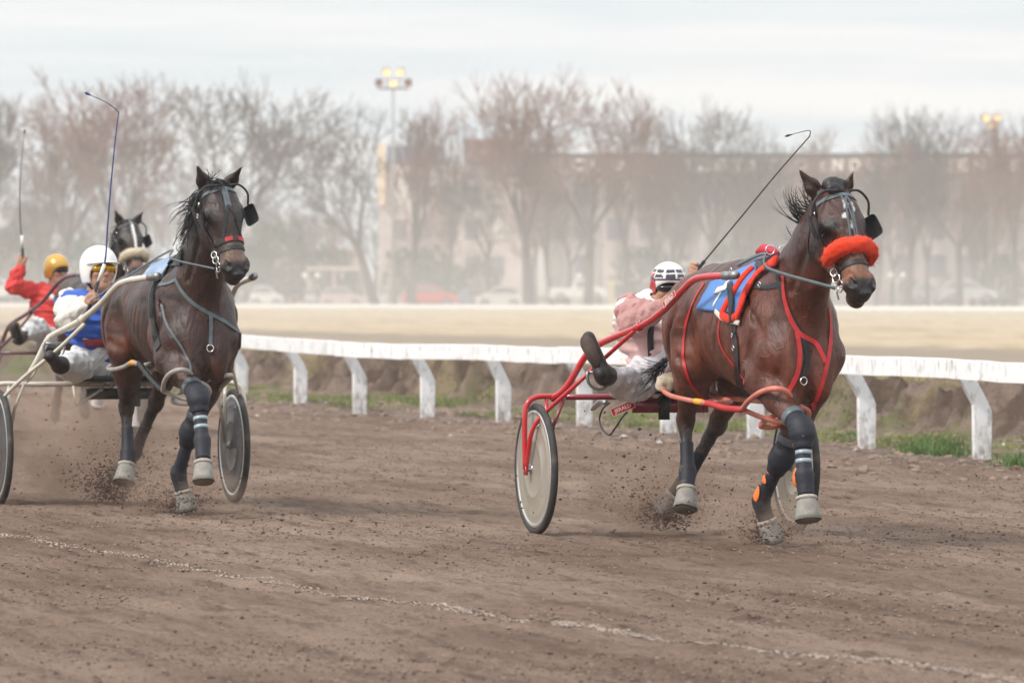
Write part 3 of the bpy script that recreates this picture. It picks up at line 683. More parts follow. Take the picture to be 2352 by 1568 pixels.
    def helm(F):
        F.ell(X(-.014, 0, .045), np.array([.134, .112, .118])*hs, .01, R=R)
        F.ell(X(-.03, 0, -.02), np.array([.108, .106, .10])*hs, .03, R=R)
        F.ell(X(-.012, 0, .022), np.array([.115, .097, .100])*hs, .004, True, R=R); F.ell(X(.12, 0, -.075), np.array([.115, .13, .118])*hs, .012, True, R=R)
        F.ell(X(-.01, 0, -.17), np.array([.2, .2, .105])*hs, .015, True, R=R)
    shell(hc-.2, hc+.2, .006, helm, 'helmet', mats['helmet'], root, off, mats.get('hcol') and (lambda V: mats['hcol'](V, hc, fw, lt, hu)))
    if mats.get('peak'):
        b = MB(); V = []
        for i, t in enumerate(np.linspace(-1.15, 1.15, 13)):
            for rr, dz in ((.0, 0), (.052*math.cos(t)**.5, -.012)):
                r0 = .118+rr; V += [X(-.01+r0*math.cos(t), (.108+rr*.3)*math.sin(t), .056+dz), X(-.01+r0*math.cos(t), (.108+rr*.3)*math.sin(t), .050+dz)]
        Fc = []
        for i in range(12):
            o, p = i*4, i*4+4; Fc += [(o, o+2, p+2, p), (o+1, p+1, p+3, o+3), (o+2, o+3, p+3, p+2), (o, p, p+1, o+1)]
        b.add(np.array(V)-off, Fc); b.build('peak', mats['peak'], root)
    def gog(F):
        F.ell(X(.062, 0, .012), np.array([.056, .082, .031])*hs, .006, R=R); F.ell(X(.035, 0, .012), np.array([.06, .075, .04])*hs, .004, True, R=R)
    shell(hc-.16, hc+.16, .0045, gog, 'goggles', mats['goggles'], root, off)
    b = MB(); t = np.linspace(.55, 2*math.pi-.55, 30); P = np.array([X(-.012+.118*math.cos(a), .100*math.sin(a), .014) for a in t])
    ribbon(b, P-off, np.array([unit(p-X(-.012, 0, .014)) for p in P]), .02, .004)
    P = np.array([X(.0, .088*math.cos(a), -.03-.092*math.sin(a)) for a in np.linspace(0, math.pi, 16)]); ribbon(b, P-off, np.tile(fw, (16, 1)), .016, .003)
    b.build('helmet_straps', M_BLACK, root)
    return root, off, A
# ------------------------------------------------------------------ harness
M_RED = mat('red_strap', (.48, .025, .028), .5, var=.15, vscale=20)
M_REDF = mat('red_fleece', (.74, .030, .008), .95, sheen=.1, var=.14, vscale=90, bump=.008, bscale=110)
M_REDN = mat('orange_red_fleece', (.84, .050, .008), .95, sheen=.1, var=.12, vscale=110, bump=.010, bscale=140)
M_WOOL = mat('cream_wool', (.62, .52, .38), .95, sheen=.5, var=.2, vscale=60, bump=.010, bscale=90, dirt=(.3, .22, .15), dscale=20, damt=.5)
M_GREYS = mat('grey_strap', (.10, .125, .14), .42, var=.2, vscale=25)
M_BOOTR = mat('bell_boot_rubber', (.27, .26, .235), .7, var=.18, vscale=25, bump=.003, bscale=70, dirt=(.13, .095, .075), dscale=14, damt=.6)
M_BOOTF = mat('bell_boot_fleece', (.46, .42, .36), .95, sheen=.4, var=.3, vscale=120, bump=.006, bscale=150)
M_HAIR = mat('black_hair', (.012, .010, .011), .5, var=.3, vscale=20)
M_ORANGE = mat('orange_tape', (.86, .20, .030), .5)
M_SILVER = mat('silver_strap', (.33, .40, .45), .35, metal=.2)
M_WHITE = mat('white_print', (.78, .78, .76), .6)
M_DIRTHOOF = mat('hoof_horn', (.12, .10, .085), .6, dirt=(.20, .15, .115), dscale=16, damt=.8)
def surf(F, rig, px, py):
    o, d = rig.ray(px, py); t0 = (-(o[0]-3.2)/d[0]) if False else np.linalg.norm(o[:2]-np.array([1.5, 0]))-2.2
    return F.hit(o, d, t0, t0+4.4)
def surf_line(F, rig, pts, off=.004, dens=5.0):
    pts = np.asarray(pts, float); q = cr(pts, 8) if len(pts) > 2 else pts
    L = np.concatenate([[0], np.cumsum(np.linalg.norm(np.diff(q, axis=0), axis=1))]); t = np.arange(0, L[-1]+dens, dens).clip(0, L[-1])
    q = np.stack([np.interp(t, L, q[:, i]) for i in (0, 1)], 1)
    P = [surf(F, rig, *v) for v in q]; P = [p for p in P if p is not None]
    if len(P) < 3: return None, None
    P = np.array(P)
    for _ in range(2): P[1:-1] = (P[:-2]+2*P[1:-1]+P[2:])/4
    return F.snap(P, off)
def strap(F, rig, root, name, lines, w, m, t=.004, off=.003, dens=5.0):
    b = MB(); k = 0
    for ln in lines:
        P, N = surf_line(F, rig, ln, off, dens)
        if P is None: print('strap missed', name, ln[0]); continue
        ribbon(b, P-F.off, N, w*1.25, min(t, .010)*.6); k += 1
    return b.build(name, m, root, False) if k else None
def strap_l(F, root, name, lines, w, m, t=.004, off=.003, k=6):     # strap through points of the horse's own frame
    b = MB()
    for ln in lines:
        P, N = F.snap(cr(ln, k), off)
        P[1:-1] = (P[:-2]+2*P[1:-1]+P[2:])/4
        ribbon(b, P-F.off, N, w*1.1, t*.6)
    return b.build(name, m, root, False)
def ring(b, c, r, t, ax1, ax2, n=18, m=0):
    a = np.linspace(0, 2*math.pi, n+1); b.tube(np.array([c+r*math.cos(x)*np.asarray(ax1)+r*math.sin(x)*np.asarray(ax2) for x in a]), t, 8, m, cap=False)
def bell_boot(F, root, fe, ho, tilt=0.0):
    ax = unit(np.asarray(ho)-np.asarray(fe)); ax = unit(ax*[.8, 1, 1]); ho = np.asarray(ho, float)
    B = empty('bell_boot', tuple(ho-ax*.012-F.off)); B.parent = root
    ex = np.cross([0, 1, 0], ax); B.matrix_local = basis(ho-ax*.012-F.off, np.cross(ax, [0, 1.0, 0])*-1 if abs(ax[1]) < .9 else (1, 0, 0), -ax)
    b = MB(); n = 26; V = []; r = np.random.default_rng(int(abs(ho[0])*1e4)); w = r.normal(size=4)*.004
    pr = [(.044, .0), (.051, -.014), (.057, -.045), (.063, -.085), (.068, -.112), (.064, -.113), (.055, -.06), (.042, -.012)]
    for rr, z in pr:
        for i in range(n):
            a = 2*math.pi*i/n; k = 1+w[0]*10*math.cos(2*a)*(-z*6)+w[1]*8*math.sin(3*a)*(-z*8); V.append((rr*k*math.cos(a)*1.06, rr*k*math.sin(a), z+w[2]*math.cos(a)))
    Fc = [(j*n+i, j*n+(i+1) % n, (j+1)*n+(i+1) % n, (j+1)*n+i) for j in range(len(pr)-1) for i in range(n)]
    b.add(V, Fc); b.build('rubber_cup', M_BOOTR, B)
    b = MB(); b.tube([(.046*math.cos(a), .046*math.sin(a), .004) for a in np.linspace(0, 2*math.pi, 26)], .0105, 8, cap=False); b.build('fleece_cuff', M_BOOTF, B)
    b = MB(); b.lathe([(.042, -.02), (.047, -.05), (.056, -.105), (.058, -.120), (.0001, -.120)], (.006, 0, 0), 'z', 20); b.build('hoof', M_DIRTHOOF, B)
    return B
def sleeve_geo(b, pts, m=0, n=16, sq=1.0, fold=0.0, seed=0):
    P = cr(pts, 5); r = P[:, 3]; rr = np.random.default_rng(seed).uniform(-1, 1, len(r)); b.tube(P[:, :3], r*(1+fold*rr), n, m, True, sq)
def hobble(F, root, c, ax, r, m, th=.015, sq=1.0):        # rubber loop round a leg
    ax = unit(ax); e1 = unit(np.cross(ax, (0, 1.0, .1))); e2 = np.cross(ax, e1); b = MB()
    P = np.array([np.asarray(c)+r*math.cos(t)*e1+r*sq*math.sin(t)*e2 for t in np.linspace(0, 2*math.pi, 34)])-F.off
    b.tube(P, th, 10, cap=False); return b.build('hobble_loop', m, root)
def hair(root, name, off, roots, dirs, length, width, seed, n=40, curl=.25, grav=-.3, m=None, wave=.35):
    r = np.random.default_rng(seed); b = MB(); left = n
    while left > 0:                                              # locks of a few strands that share a course
        k = r.integers(len(roots)); p0 = np.array(roots[k], float)+r.normal(size=3)*.010; d0 = unit(np.array(dirs[k])+r.normal(size=3)*curl); L0 = length*r.uniform(.45, 1.1)
        ax = unit(np.cross(d0, r.normal(size=3))); ph = r.uniform(0, 6.28); cnt = int(r.integers(3, 9)); s = 12
        for j in range(cnt):
            p = p0+r.normal(size=3)*.004; d = unit(d0+r.normal(size=3)*.05); L = L0*r.uniform(.75, 1.05); P = [p-d*.012]; sp = r.normal(size=3)*.05
            for q in range(s): d = unit(d+ax*wave*.35*math.sin(ph+q*.55)+sp+np.array([0, 0, grav])*.12); P.append(P[-1]+d*L/s)
            w = width*r.uniform(.5, 1.3); b.tube(np.array(P)-off, w*np.linspace(1, .15, len(P))**.7, 4)
        left -= cnt
    o = b.build(name, m or M_HAIR, root); o['kind'] = 'stuff'; return o
def body_patch(F, rig, root, name, corners, m, off=.012, thick=.006, nu=22, nv=16, wave=0.0):
    c = np.array(corners, float); G = []; 
    for i in range(nu):
        for j in range(nv):
            u, v = i/(nu-1), j/(nv-1); q = (c[0]*(1-u)+c[1]*u)*(1-v)+(c[3]*(1-u)+c[2]*u)*v; p = surf(F, rig, *q); G.append(p)
    last = next(g for g in G if g is not None)
    for i, g in enumerate(G):
        if g is None: G[i] = last
        else: last = g
    P, N = F.snap(np.array(G), off); P = P+N*wave*np.sin(np.arange(len(P))*.9)[:, None]
    A = P.reshape(nu, nv, 3)
    V = np.vstack([P, P+N*thick]); n = nu*nv; Q = [(i*nv+j, (i+1)*nv+j, (i+1)*nv+j+1, i*nv+j+1) for i in range(nu-1) for j in range(nv-1)]
    Fc = [tuple(reversed(q)) for q in Q]+[tuple(k+n for k in q) for q in Q]
    ed = [(i*nv, (i+1)*nv) for i in range(nu-1)]+[((i+1)*nv+nv-1, i*nv+nv-1) for i in range(nu-1)]+[(j+1, j) for j in range(nv-1)]+[((nu-1)*nv+j, (nu-1)*nv+j+1) for j in range(nv-1)]
    Fc += [(a, b_, b_+n, a+n) for a, b_ in ed]
    b = MB(); b.add(V-F.off, Fc); o = b.build(name, m, root); return o, A, N.reshape(nu, nv, 3)
def patch_bar(A, N, uv0, uv1, w, off, b, o0, seg=10):        # painted bar lying on a patch, uv in 0..1
    nu, nv, _ = A.shape; P = []; M = []
    for t in np.linspace(0, 1, seg):
        u, v = (np.array(uv0)*(1-t)+np.array(uv1)*t)*[nu-1, nv-1]; i, j = int(min(u, nu-2)), int(min(v, nv-2)); a, c = u-i, v-j
        f = lambda G: G[i, j]*(1-a)*(1-c)+G[i+1, j]*a*(1-c)+G[i, j+1]*(1-a)*c+G[i+1, j+1]*a*c
        P.append(f(A)); M.append(f(N))
    ribbon(b, np.array(P)+np.array(M)*off-o0, np.array(M), w, .0012)
def bridle(F, root, shadow=None, face='web', ringc=M_CHROME):
    H = F.H; u, lt, n, k = F.HR; off = F.off
    def L(*p): return [H(*q) for q in p]
    b1 = [L((.035, -.10, -.02), (.045, -.06, .07), (.035, 0, .10), (.045, .06, .07), (.035, .10, -.02)), L((-.02, -.085, -.04), (-.02, -.04, .03), (-.02, .04, .03), (-.02, .085, -.04))]
    strap_l(F, root, 'browband', b1[:1], .020*k, M_GREYS, .004); strap_l(F, root, 'crownpiece', b1[1:], .024*k, M_BLACK, .005)
    for s in (-1, 1):
        strap_l(F, root, 'cheek_strap', [L((-.01, s*.085, -.045), (.08, s*.10, -.05), (.2, s*.11, -.075), (.32, s*.085, -.07), (.44, s*.065, -.06))], .017*k, M_BLACK, .005)
        strap_l(F, root, 'throat_strap', [L((.0, s*.09, -.06), (.06, s*.10, -.11), (.14, s*.09, -.19), (.17, s*.03, -.235))], .014*k, M_BLACK, .004)
    if face == 'web': strap_l(F, root, 'face_strap', [L((.03, .012, .1), (.12, -.008, .1), (.2, -.020, .1), (.34, -.028, .08)), L((.03, .012, .1), (.12, .022, .1), (.2, .016, .1), (.34, .020, .08)), L((.045, -.018, .1), (.13, .006, .1), (.22, .004, .1), (.34, .0, .08))], .0085*k, M_GREYS, .003)
    elif face == 'fork':
        strap_l(F, root, 'face_strap', [L((.02, .0, .1), (.09, .0, .1), (.16, .0, .1))], .034*k, M_GREYS, .003); strap_l(F, root, 'fork_strap', [L((.15, .0, .1), (.24, -.03, .1), (.34, -.058, .05)), L((.15, .0, .1), (.24, .035, .1), (.35, .062, .05))], .013*k, M_BLACK, .004)
    else: strap_l(F, root, 'face_strap', [L((.02, .0, .1), (.15, .0, .1), (.33, 0, .1))], .016*k, M_WHITE, .004)
    # blinkers on rods
    for s in (-1, 1):
        b = MB(); c = H(.175, s*.148, -.012); e1, e2 = unit(u*.97+n*.22), unit(n*.9+lt*s*.42); e3 = np.cross(e1, e2); pr = []
        for i in range(20):
            a = 2*math.pi*i/20; sx = math.copysign(abs(math.cos(a))**.42, math.cos(a)); sy = math.copysign(abs(math.sin(a))**.42, math.sin(a)); pr.append((.070*k*sx, .050*k*sy))
        ins = [(x*.75, y*.75) for x, y in pr]
        V = [c+x*e1+y*e2 for x, y in pr]+[c+x*e1+y*e2+lt*s*.012*k for x, y in ins]; V += [v-lt*s*.005 for v in V]
        Fc = [(i, (i+1) % 20, 20+(i+1) % 20, 20+i) for i in range(20)]+[tuple(range(20, 40))]; Fc += [tuple(q+40 for q in reversed(f)) for f in Fc]+[(i, (i+1) % 20, 40+(i+1) % 20, 40+i) for i in range(20)]
        b.add(np.array(V)-off, Fc); b.build('blinker', M_BLACK, root)
        b = MB(); P = cr([H(.03, s*.03, .10), H(.02, s*.09, .075), H(.06, s*.135, .045), H(.115, s*.14, .0)], 6); b.tube(P-off, .0065*k, 8); b.build('blinker_stay', M_BLACK, root)
    # nose band or sheepskin roll
    if shadow:
        a0, rr, m_, th0 = shadow; b = MB(); a = np.linspace(-th0, th0, 30)
        P = np.array([H(a0-.02*math.cos(x)+.012, (.105)*math.sin(x), -.035+.088*math.cos(x)) for x in a]); rad = rr*k*np.clip(np.cos(a/th0*1.35), .0, 1)**.35
        V, Fq = tube_geo(P-off, rad, 20); r = np.random.default_rng(2); nn = V-np.repeat(P-off, 20, 0); nn /= np.linalg.norm(nn, axis=1)[:, None]+1e-9; V += nn*(r.normal(size=(len(V), 1))*.0038)
        b.add(V, Fq); o = b.build('shadow_roll', m_, root)
        b = MB(); r = np.random.default_rng(5)               # pile
        idx = r.integers(0, len(V), 2600)
        for i in idx:
            p = V[i]+r.normal(size=3)*.006; q = p+unit(nn[i]+r.normal(size=3)*.5)*.0085; t = unit(np.cross(nn[i]+.01, r.normal(size=3)))*.0012
            b.add([p-t, p+t, q], [(0, 1, 2)])
        b.build('fleece_pile', m_, root, False)['kind'] = 'stuff'
    strap_l(F, root, 'noseband', [[H(.395+.01*math.cos(x), .09*math.sin(x), -.04+.085*math.cos(x)) for x in np.linspace(-2.6, 2.6, 12)]], .022*k, M_BLACK, .005)
    for s in (-1, 1):
        b = MB(); c = H(.475, s*.072, -.065)-off; ring(b, c, .030*k, .0042, u, n); ring(b, c-u*.052*k-n*.012, .022*k, .004, u, n*.8+lt*.5); ring(b, c-u*.088*k-n*.018, .020*k, .004, u, n*.6+lt*.6)
        b.tube([c-n*.02, c-n*.045+u*.01, c-n*.05+u*.05], .005, 8); b.build('bit_ring', ringc, root)
        b = MB(); c = H(.075, s*.105, -.045)-off; b.lathe([(.0001, -.006), (.015, -.004), (.016, .002), (.0001, .007)], c, 'y', 14); b.build('rosette', ringc, root)
    b = MB(); b.tube(np.array([H(.478, -.072, -.065), H(.478, .072, -.065)])-off, .006, 8); b.build('bit', M_DULL, root)
    for s in (-1, 1):
        b = MB(); b.box(H(.13, s*.112, -.08)-off, (.006, .006, .03)); ring(b, H(.13, s*.112, -.08)-off, .014, .0025, u, n, 4); b.build('buckle', ringc, root)
# ================================================================== the ground: track, verge, earth bank, infield, far grounds
POST = [(555, 918), (690, 938), (826, 957), (982, 964), (1156, 974), (1342, 986), (1535, 1000), (1735, 1016), (1990, 1036), (2255, 1060)]
PG = np.array([gnd(*p) for p in POST])
_A = np.c_[PG[:, 1], np.ones(len(PG))]; _k, _c = np.linalg.lstsq(_A, PG[:, 0], rcond=None)[0]      # x = k*y + c along the post feet
rail_dir = np.array([-_k, -1.0, 0]); rail_dir /= np.linalg.norm(rail_dir); rail_dir = np.array([rail_dir[0], rail_dir[1], 0])   # towards the camera
rail_n = np.array([-rail_dir[1], rail_dir[0], 0]); rail_n = rail_n if rail_n[0] > 0 else -rail_n                          # away from the track
RP = PG.mean(0)
def tdist(x, y): return (x-RP[0])*rail_n[0]+(y-RP[1])*rail_n[1]-.0
def sdist(x, y): return (x-RP[0])*rail_dir[0]+(y-RP[1])*rail_dir[1]
_NT = {}
def vnoise(x, y, f, seed):               # smooth value noise
    if seed not in _NT: _NT[seed] = np.random.default_rng(seed).uniform(-1, 1, (256, 256))
    T = _NT[seed]; X, Y = x*f, y*f; i, j = np.floor(X).astype(int), np.floor(Y).astype(int); a, b = X-i, Y-j
    a, b = a*a*(3-2*a), b*b*(3-2*b); g = lambda p, q: T[p % 256, q % 256]
    return g(i, j)*(1-a)*(1-b)+g(i+1, j)*a*(1-b)+g(i, j+1)*(1-a)*b+g(i+1, j+1)*a*b
def fbm(x, y, f, seed, o=4, ro=.5): return sum(ro**k*vnoise(x, y, f*2**k, seed+k) for k in range(o))
def ss(x, a, b): t = np.clip((x-a)/(b-a), 0, 1); return t*t*(3-2*t)
def ground_z(x, y):
    x = np.asarray(x, float); y = np.asarray(y, float); t = tdist(x, y); s = sdist(x, y)
    z = .010*fbm(x, y, 1.6, 3, 3)+.011*fbm(x, y, 9, 13, 3)*np.where(t < -.3, 1, 0)
    z = z+(.009*vnoise(s*.05, t*3.2, 1.0, 31)+.006*vnoise(s*.25, t*9, 1.0, 32))*np.where(t < 0, 1, 0)                                 # harrow and wheel lines along the track
    z = z+ss(t, -1.8, .3)*(.02+.03*fbm(x, y, 1.3, 21, 4))
    edge = 2.45+.35*fbm(s, s*0, .45, 41, 3)
    bank = ss(t, edge-.3, edge+.75); z = z+bank*(.47+.03*fbm(x, y, .8, 51, 3))
    face = bank*(1-bank)*4; z = z+face*(.20*fbm(x, y, 2.6, 61, 5, .72))
    z = z-.24*ss(t, 25, 90)-.10*ss(t, 90, 125)
    return z
def sheet(name, S, T, m, lift=0.0, colf=None, kind='structure'):
    s, t = np.meshgrid(S, T, indexing='ij'); X = RP[0]+s*rail_dir[0]+t*rail_n[0]; Y = RP[1]+s*rail_dir[1]+t*rail_n[1]; Z = ground_z(X, Y)+lift
    V = np.stack([X, Y, Z], -1).reshape(-1, 3); ns, nt = s.shape; i = np.arange(ns*nt).reshape(ns, nt); Q = np.stack([i[:-1, :-1], i[1:, :-1], i[1:, 1:], i[:-1, 1:]], -1).reshape(-1, 4)
    me = mesh_np(name, V, Q, True, None if colf is None else colf(s.ravel(), t.ravel(), X.ravel(), Y.ravel(), Z.ravel())); o = link(name, me, None, m); o['kind'] = kind; return o
def grow(a, b, d0, d1):
    out = [a]; n = 0
    while out[-1] < b: out.append(out[-1]+d0+(d1-d0)*(out[-1]-a)/(b-a))
    return np.array(out)
def soil_mat(name, c1, c2, c3, attr=False, bump=.02, rough=.95, s1=.9, s2=7, s3=38):
    m = bpy.data.materials.new(name); m.use_nodes = True; nt = m.node_tree; n = nt.nodes; L = nt.links; b = n['Principled BSDF']; b.inputs['Roughness'].default_value = rough; b.inputs['Specular IOR Level'].default_value = .15
    geo = n.new('ShaderNodeNewGeometry'); mp = n.new('ShaderNodeMapping'); mp.inputs['Rotation'].default_value = (0, 0, -math.atan2(rail_dir[1], rail_dir[0])); L.new(geo.outputs['Position'], mp.inputs['Vector'])
    st = n.new('ShaderNodeMapping'); st.inputs['Scale'].default_value = (.22, 1, 1); L.new(mp.outputs['Vector'], st.inputs['Vector'])
    def noi(src, sc, de=8, ro=.65):
        t = n.new('ShaderNodeTexNoise'); t.inputs['Scale'].default_value = sc; t.inputs['Detail'].default_value = de; t.inputs['Roughness'].default_value = ro; L.new(src.outputs['Vector'], t.inputs['Vector']); return t.outputs['Fac']
    def rng_(s, a, c): r = n.new('ShaderNodeMapRange'); r.inputs['From Min'].default_value = a; r.inputs['From Max'].default_value = c; L.new(s, r.inputs['Value']); return r.outputs['Result']
    def mx(f, a, c):
        x = n.new('ShaderNodeMix'); x.data_type = 'RGBA'; L.new(f, x.inputs[0])
        for v, k in ((a, 6), (c, 7)):
            if isinstance(v, tuple): x.inputs[k].default_value = (*v, 1)
            else: L.new(v, x.inputs[k])
        return x.outputs[2]
    if attr: at = n.new('ShaderNodeAttribute'); at.attribute_name = 'Col'; base = at.outputs['Color']
    else: base = c1
    c = mx(rng_(noi(st, s1, 5), .38, .66), base, c2) if not attr else base
    s3_ = n.new('ShaderNodeMapping'); s3_.inputs['Scale'].default_value = (.035, 1, 1); L.new(mp.outputs['Vector'], s3_.inputs['Vector'])
    kk = n.new('ShaderNodeMath'); kk.operation = 'MULTIPLY'; kk.inputs[1].default_value = .45; L.new(rng_(noi(s3_, 5.5, 5), .50, .66), kk.inputs[0]); c = mx(kk.outputs[0], c, c3)
    c = mx(rng_(noi(st, s2, 6), .52, .72), c, c3); k = n.new('ShaderNodeMath'); k.operation = 'MULTIPLY'; k.inputs[1].default_value = .5; L.new(rng_(noi(mp, s3, 4), .50, .68), k.inputs[0]); c = mx(k.outputs[0], c, c3)
    L.new(c, b.inputs['Base Color'])
    bp = n.new('ShaderNodeBump'); bp.inputs['Distance'].default_value = bump; add = n.new('ShaderNodeMath'); add.operation = 'ADD'; L.new(noi(mp, 22, 8), add.inputs[0]); L.new(noi(st, 5, 6), add.inputs[1])
    L.new(add.outputs[0], bp.inputs['Height']); L.new(bp.outputs['Normal'], b.inputs['Normal']); return m
M_TRACK = soil_mat('track_soil', (.172, .115, .083), (.305, .222, .170), (.078, .048, .035), bump=.036)
S_near = grow(-24, 54, .13, .055); S_near = np.concatenate([np.arange(-150, -24, .9), S_near])
sheet('track', S_near[::-1], np.concatenate([np.arange(-19, -1.0, .062), np.arange(-1.0, -.59, .05)]), M_TRACK)
def verge_col(s, t, X, Y, Z):
    n = fbm(X, Y, 1.1, 71, 4); n2 = fbm(X, Y, 5.0, 81, 4); n3 = fbm(X, Y, .5, 91, 3); soil = np.array([.25, .185, .15]); dark = np.array([.115, .080, .063]); grass = np.array([.115, .155, .040]); dry = np.array([.40, .32, .19]); C = np.tile(soil, (len(s), 1))
    def mx(w, c):
        nonlocal C; w = np.clip(w, 0, 1)[:, None]; C = C*(1-w)+np.array(c)*w
    mx(ss(n2, -.1, .6)*.6, dark); g = ss(t, .1, .8)*(1-ss(t, 2.0, 2.7))*ss(n+.5*n2+.35*ss(s, 8, 20), .02, .55); mx(g*.75, grass); mx(g*ss(n2, .2, .8)*.7, (.30, .27, .12))
    f = ss(t, 2.3, 2.6)*(1-ss(t, 3.1, 3.6)); mx(f*.9*ss(n2, -.7, .4), dark); mx(ss(t, 3.05, 3.5), dry); mx(ss(t, 3.0, 3.6)*ss(n2, .1, .7)*.5, (.26, .21, .11)); mx(f*ss(n, .25, .6)*.6, dry*.8)
    return C
M_VERGE = soil_mat('verge_soil', (.2, .15, .12), (.2, .15, .12), (.10, .075, .052), attr=True, bump=.05)
sheet('verge', np.concatenate([np.arange(-150, -26, .8), grow(-26, 34, .07, .07)])[::-1], np.arange(-.60, 5.01, .06), M_VERGE, 0, verge_col)
def field_col(s, t, X, Y, Z):
    n = fbm(X, Y, .25, 101, 4); n2 = fbm(s*.3, t, .6, 111, 3); C = np.tile((.50, .395, .28), (len(s), 1))
    def mx(w, c):
        nonlocal C; w = np.clip(w, 0, 1)[:, None]; C = C*(1-w)+np.array(c)*w
    mx(ss(n2, -.2, .6)*.5, (.50, .43, .31)); mx(ss(n, .0, .7)*.4, (.38, .30, .205))
    mx(ss(t, 7.4, 8.6)*(1-ss(t, 12.5, 14))*.9, (.27, .222, .185)); mx(ss(t, 55, 75)*.7, (.42, .38, .25)); mx(ss(t, 95, 105), (.30, .27, .20))
    return C
M_FIELD = soil_mat('infield_ground', (.2, .15, .12), (.2, .15, .12), (.30, .24, .16), attr=True, bump=.02, s2=1.2, s3=6)
sheet('infield', grow(-420, 60, 2.0, .6)[::-1], np.concatenate([np.arange(4.95, 20, .3), grow(20, 215, 1.2, 8)]), M_FIELD, 0, field_col)
b = MB(); b.box((0, 380, -.62), (600, 840, .02)); o = b.build('ground', mat('far_ground', (.28, .25, .18), .95)); o['kind'] = 'structure'
# chalk line: thin broken smear laid on the soil
CL = np.array([gnd(x, y) for x, y in ((-250, 1186), (0, 1228), (300, 1282), (700, 1352), (1100, 1412), (1500, 1464), (1900, 1512), (2500, 1590))])
cl = cr(CL, 90); r_ = np.random.default_rng(4); T = np.gradient(cl, axis=0); T /= np.linalg.norm(T, axis=1)[:, None]; Nn = np.stack([-T[:, 1], T[:, 0], 0*T[:, 0]], 1); V = []; Q = []
L_ = np.concatenate([[0], np.cumsum(np.linalg.norm(np.diff(cl, axis=0), axis=1))])
for i in range(len(cl)-1):
    nz = vnoise(np.array([L_[i]]), np.array([0.]), 2.2, 5)[0]+.6*vnoise(np.array([L_[i]]), np.array([3.]), 9, 6)[0]
    for k in range(15):
        if r_.uniform() > .50+.16*nz: continue
        c = cl[i]+(cl[i+1]-cl[i])*r_.uniform()+Nn[i]*r_.normal()*.028; l, w = r_.uniform(.006, .022), r_.uniform(.002, .005); n0 = len(V)
        for a, bb in ((-l, -w*.4), (-l*.3, -w), (l*.6, -w*.8), (l, w*.2), (l*.3, w), (-l*.7, w*.7)): q = c+T[i]*a+Nn[i]*bb; V.append((q[0], q[1], float(ground_z(q[0], q[1]))+.004))
        Q.append(tuple(range(n0, n0+6)))
o = link('chalk_line', mesh_np('chalk_line', V, Q), None, mat('chalk', (.34, .27, .22), .95, var=.25, vscale=12)); tag(o, kind='structure')
# clods of earth on the track
def clods(name, n, seed, region, smin, smax, m, zf=ground_z, kind='stuff', fine=True):
    r = np.random.default_rng(seed); P = region(r, n); n = len(P); ico = np.array([(0, 0, 1), (.89, 0, .45), (.28, .85, .45), (-.72, .53, .45), (-.72, -.53, .45), (.28, -.85, .45), (.72, .53, -.45), (-.28, .85, -.45), (-.89, 0, -.45), (-.28, -.85, -.45), (.72, -.53, -.45), (0, 0, -1)])
    fc = np.array([(0,1,2),(0,2,3),(0,3,4),(0,4,5),(0,5,1),(1,6,2),(2,7,3),(3,8,4),(4,9,5),(5,10,1),(6,7,2),(7,8,3),(8,9,4),(9,10,5),(10,6,1),(11,7,6),(11,8,7),(11,9,8),(11,10,9),(11,6,10)])
    if fine: ico = np.array([(1, 0, 0), (0, 1, 0), (-1, 0, 0), (0, -1, 0), (0, 0, 1), (0, 0, -1)], float); fc = np.array([(0, 1, 4), (1, 2, 4), (2, 3, 4), (3, 0, 4), (1, 0, 5), (2, 1, 5), (3, 2, 5), (0, 3, 5)])
    nv = len(ico); s = smin*(smax/smin)**(r.uniform(size=n)**2.6); V = ico[None]*(1+r.normal(size=(n, nv, 1))*.22)*np.stack([s*r.uniform(.7, 1.5, n), s*r.uniform(.7, 1.5, n), s*r.uniform(.45, .9, n)], 1)[:, None]
    a = r.uniform(0, 6.28, n); c, d = np.cos(a)[:, None], np.sin(a)[:, None]; V = np.stack([V[..., 0]*c-V[..., 1]*d, V[..., 0]*d+V[..., 1]*c, V[..., 2]], -1); V += P[:, None]; 
    F = (fc[None]+nv*np.arange(n)[:, None, None]).reshape(-1, 3); o = link(name, mesh_np(name, V.reshape(-1, 3), F, False), None, m); o['kind'] = kind; return o
def on_track(r, n):
    Y = 19.5+34*r.uniform(size=n)**1.1; X = r.uniform(-1, 1, n)*Y*.098; w = fbm(X, Y, .9, 7, 3)+.5*r.normal(size=n); k = (w > .05)&(tdist(X, Y) < .8); X, Y = X[k], Y[k]; return np.stack([X, Y, ground_z(X, Y)+.002], 1)
M_CLOD = mat('clod_soil', (.23, .165, .13), .95, var=.3, vscale=20, bump=.004, bscale=60); M_CLODD = mat('moist_clod_soil', (.10, .060, .047), .95, var=.3, vscale=20, bump=.004, bscale=60)
clods('soil_crumbs', 60000, 1, on_track, .0025, .011, M_CLOD); clods('moist_soil_crumbs', 36000, 2, on_track, .0025, .011, M_CLODD)
def on_verge(r, n):
    s = r.uniform(-24, 32, n); t = r.normal(.2, 1.0, n); X = RP[0]+s*rail_dir[0]+t*rail_n[0]; Y = RP[1]+s*rail_dir[1]+t*rail_n[1]; k = (t > -2)&(t < 3.2); X, Y = X[k], Y[k]; return np.stack([X, Y, ground_z(X, Y)], 1)
clods('verge_rubble', 5000, 3, on_verge, .012, .06, M_CLOD, fine=False)
def few(r, n): P = on_verge(r, n*2); return P[:n]
clods('pale_stones', 110, 9, few, .015, .05, mat('pale_stone', (.46, .42, .40), .8))
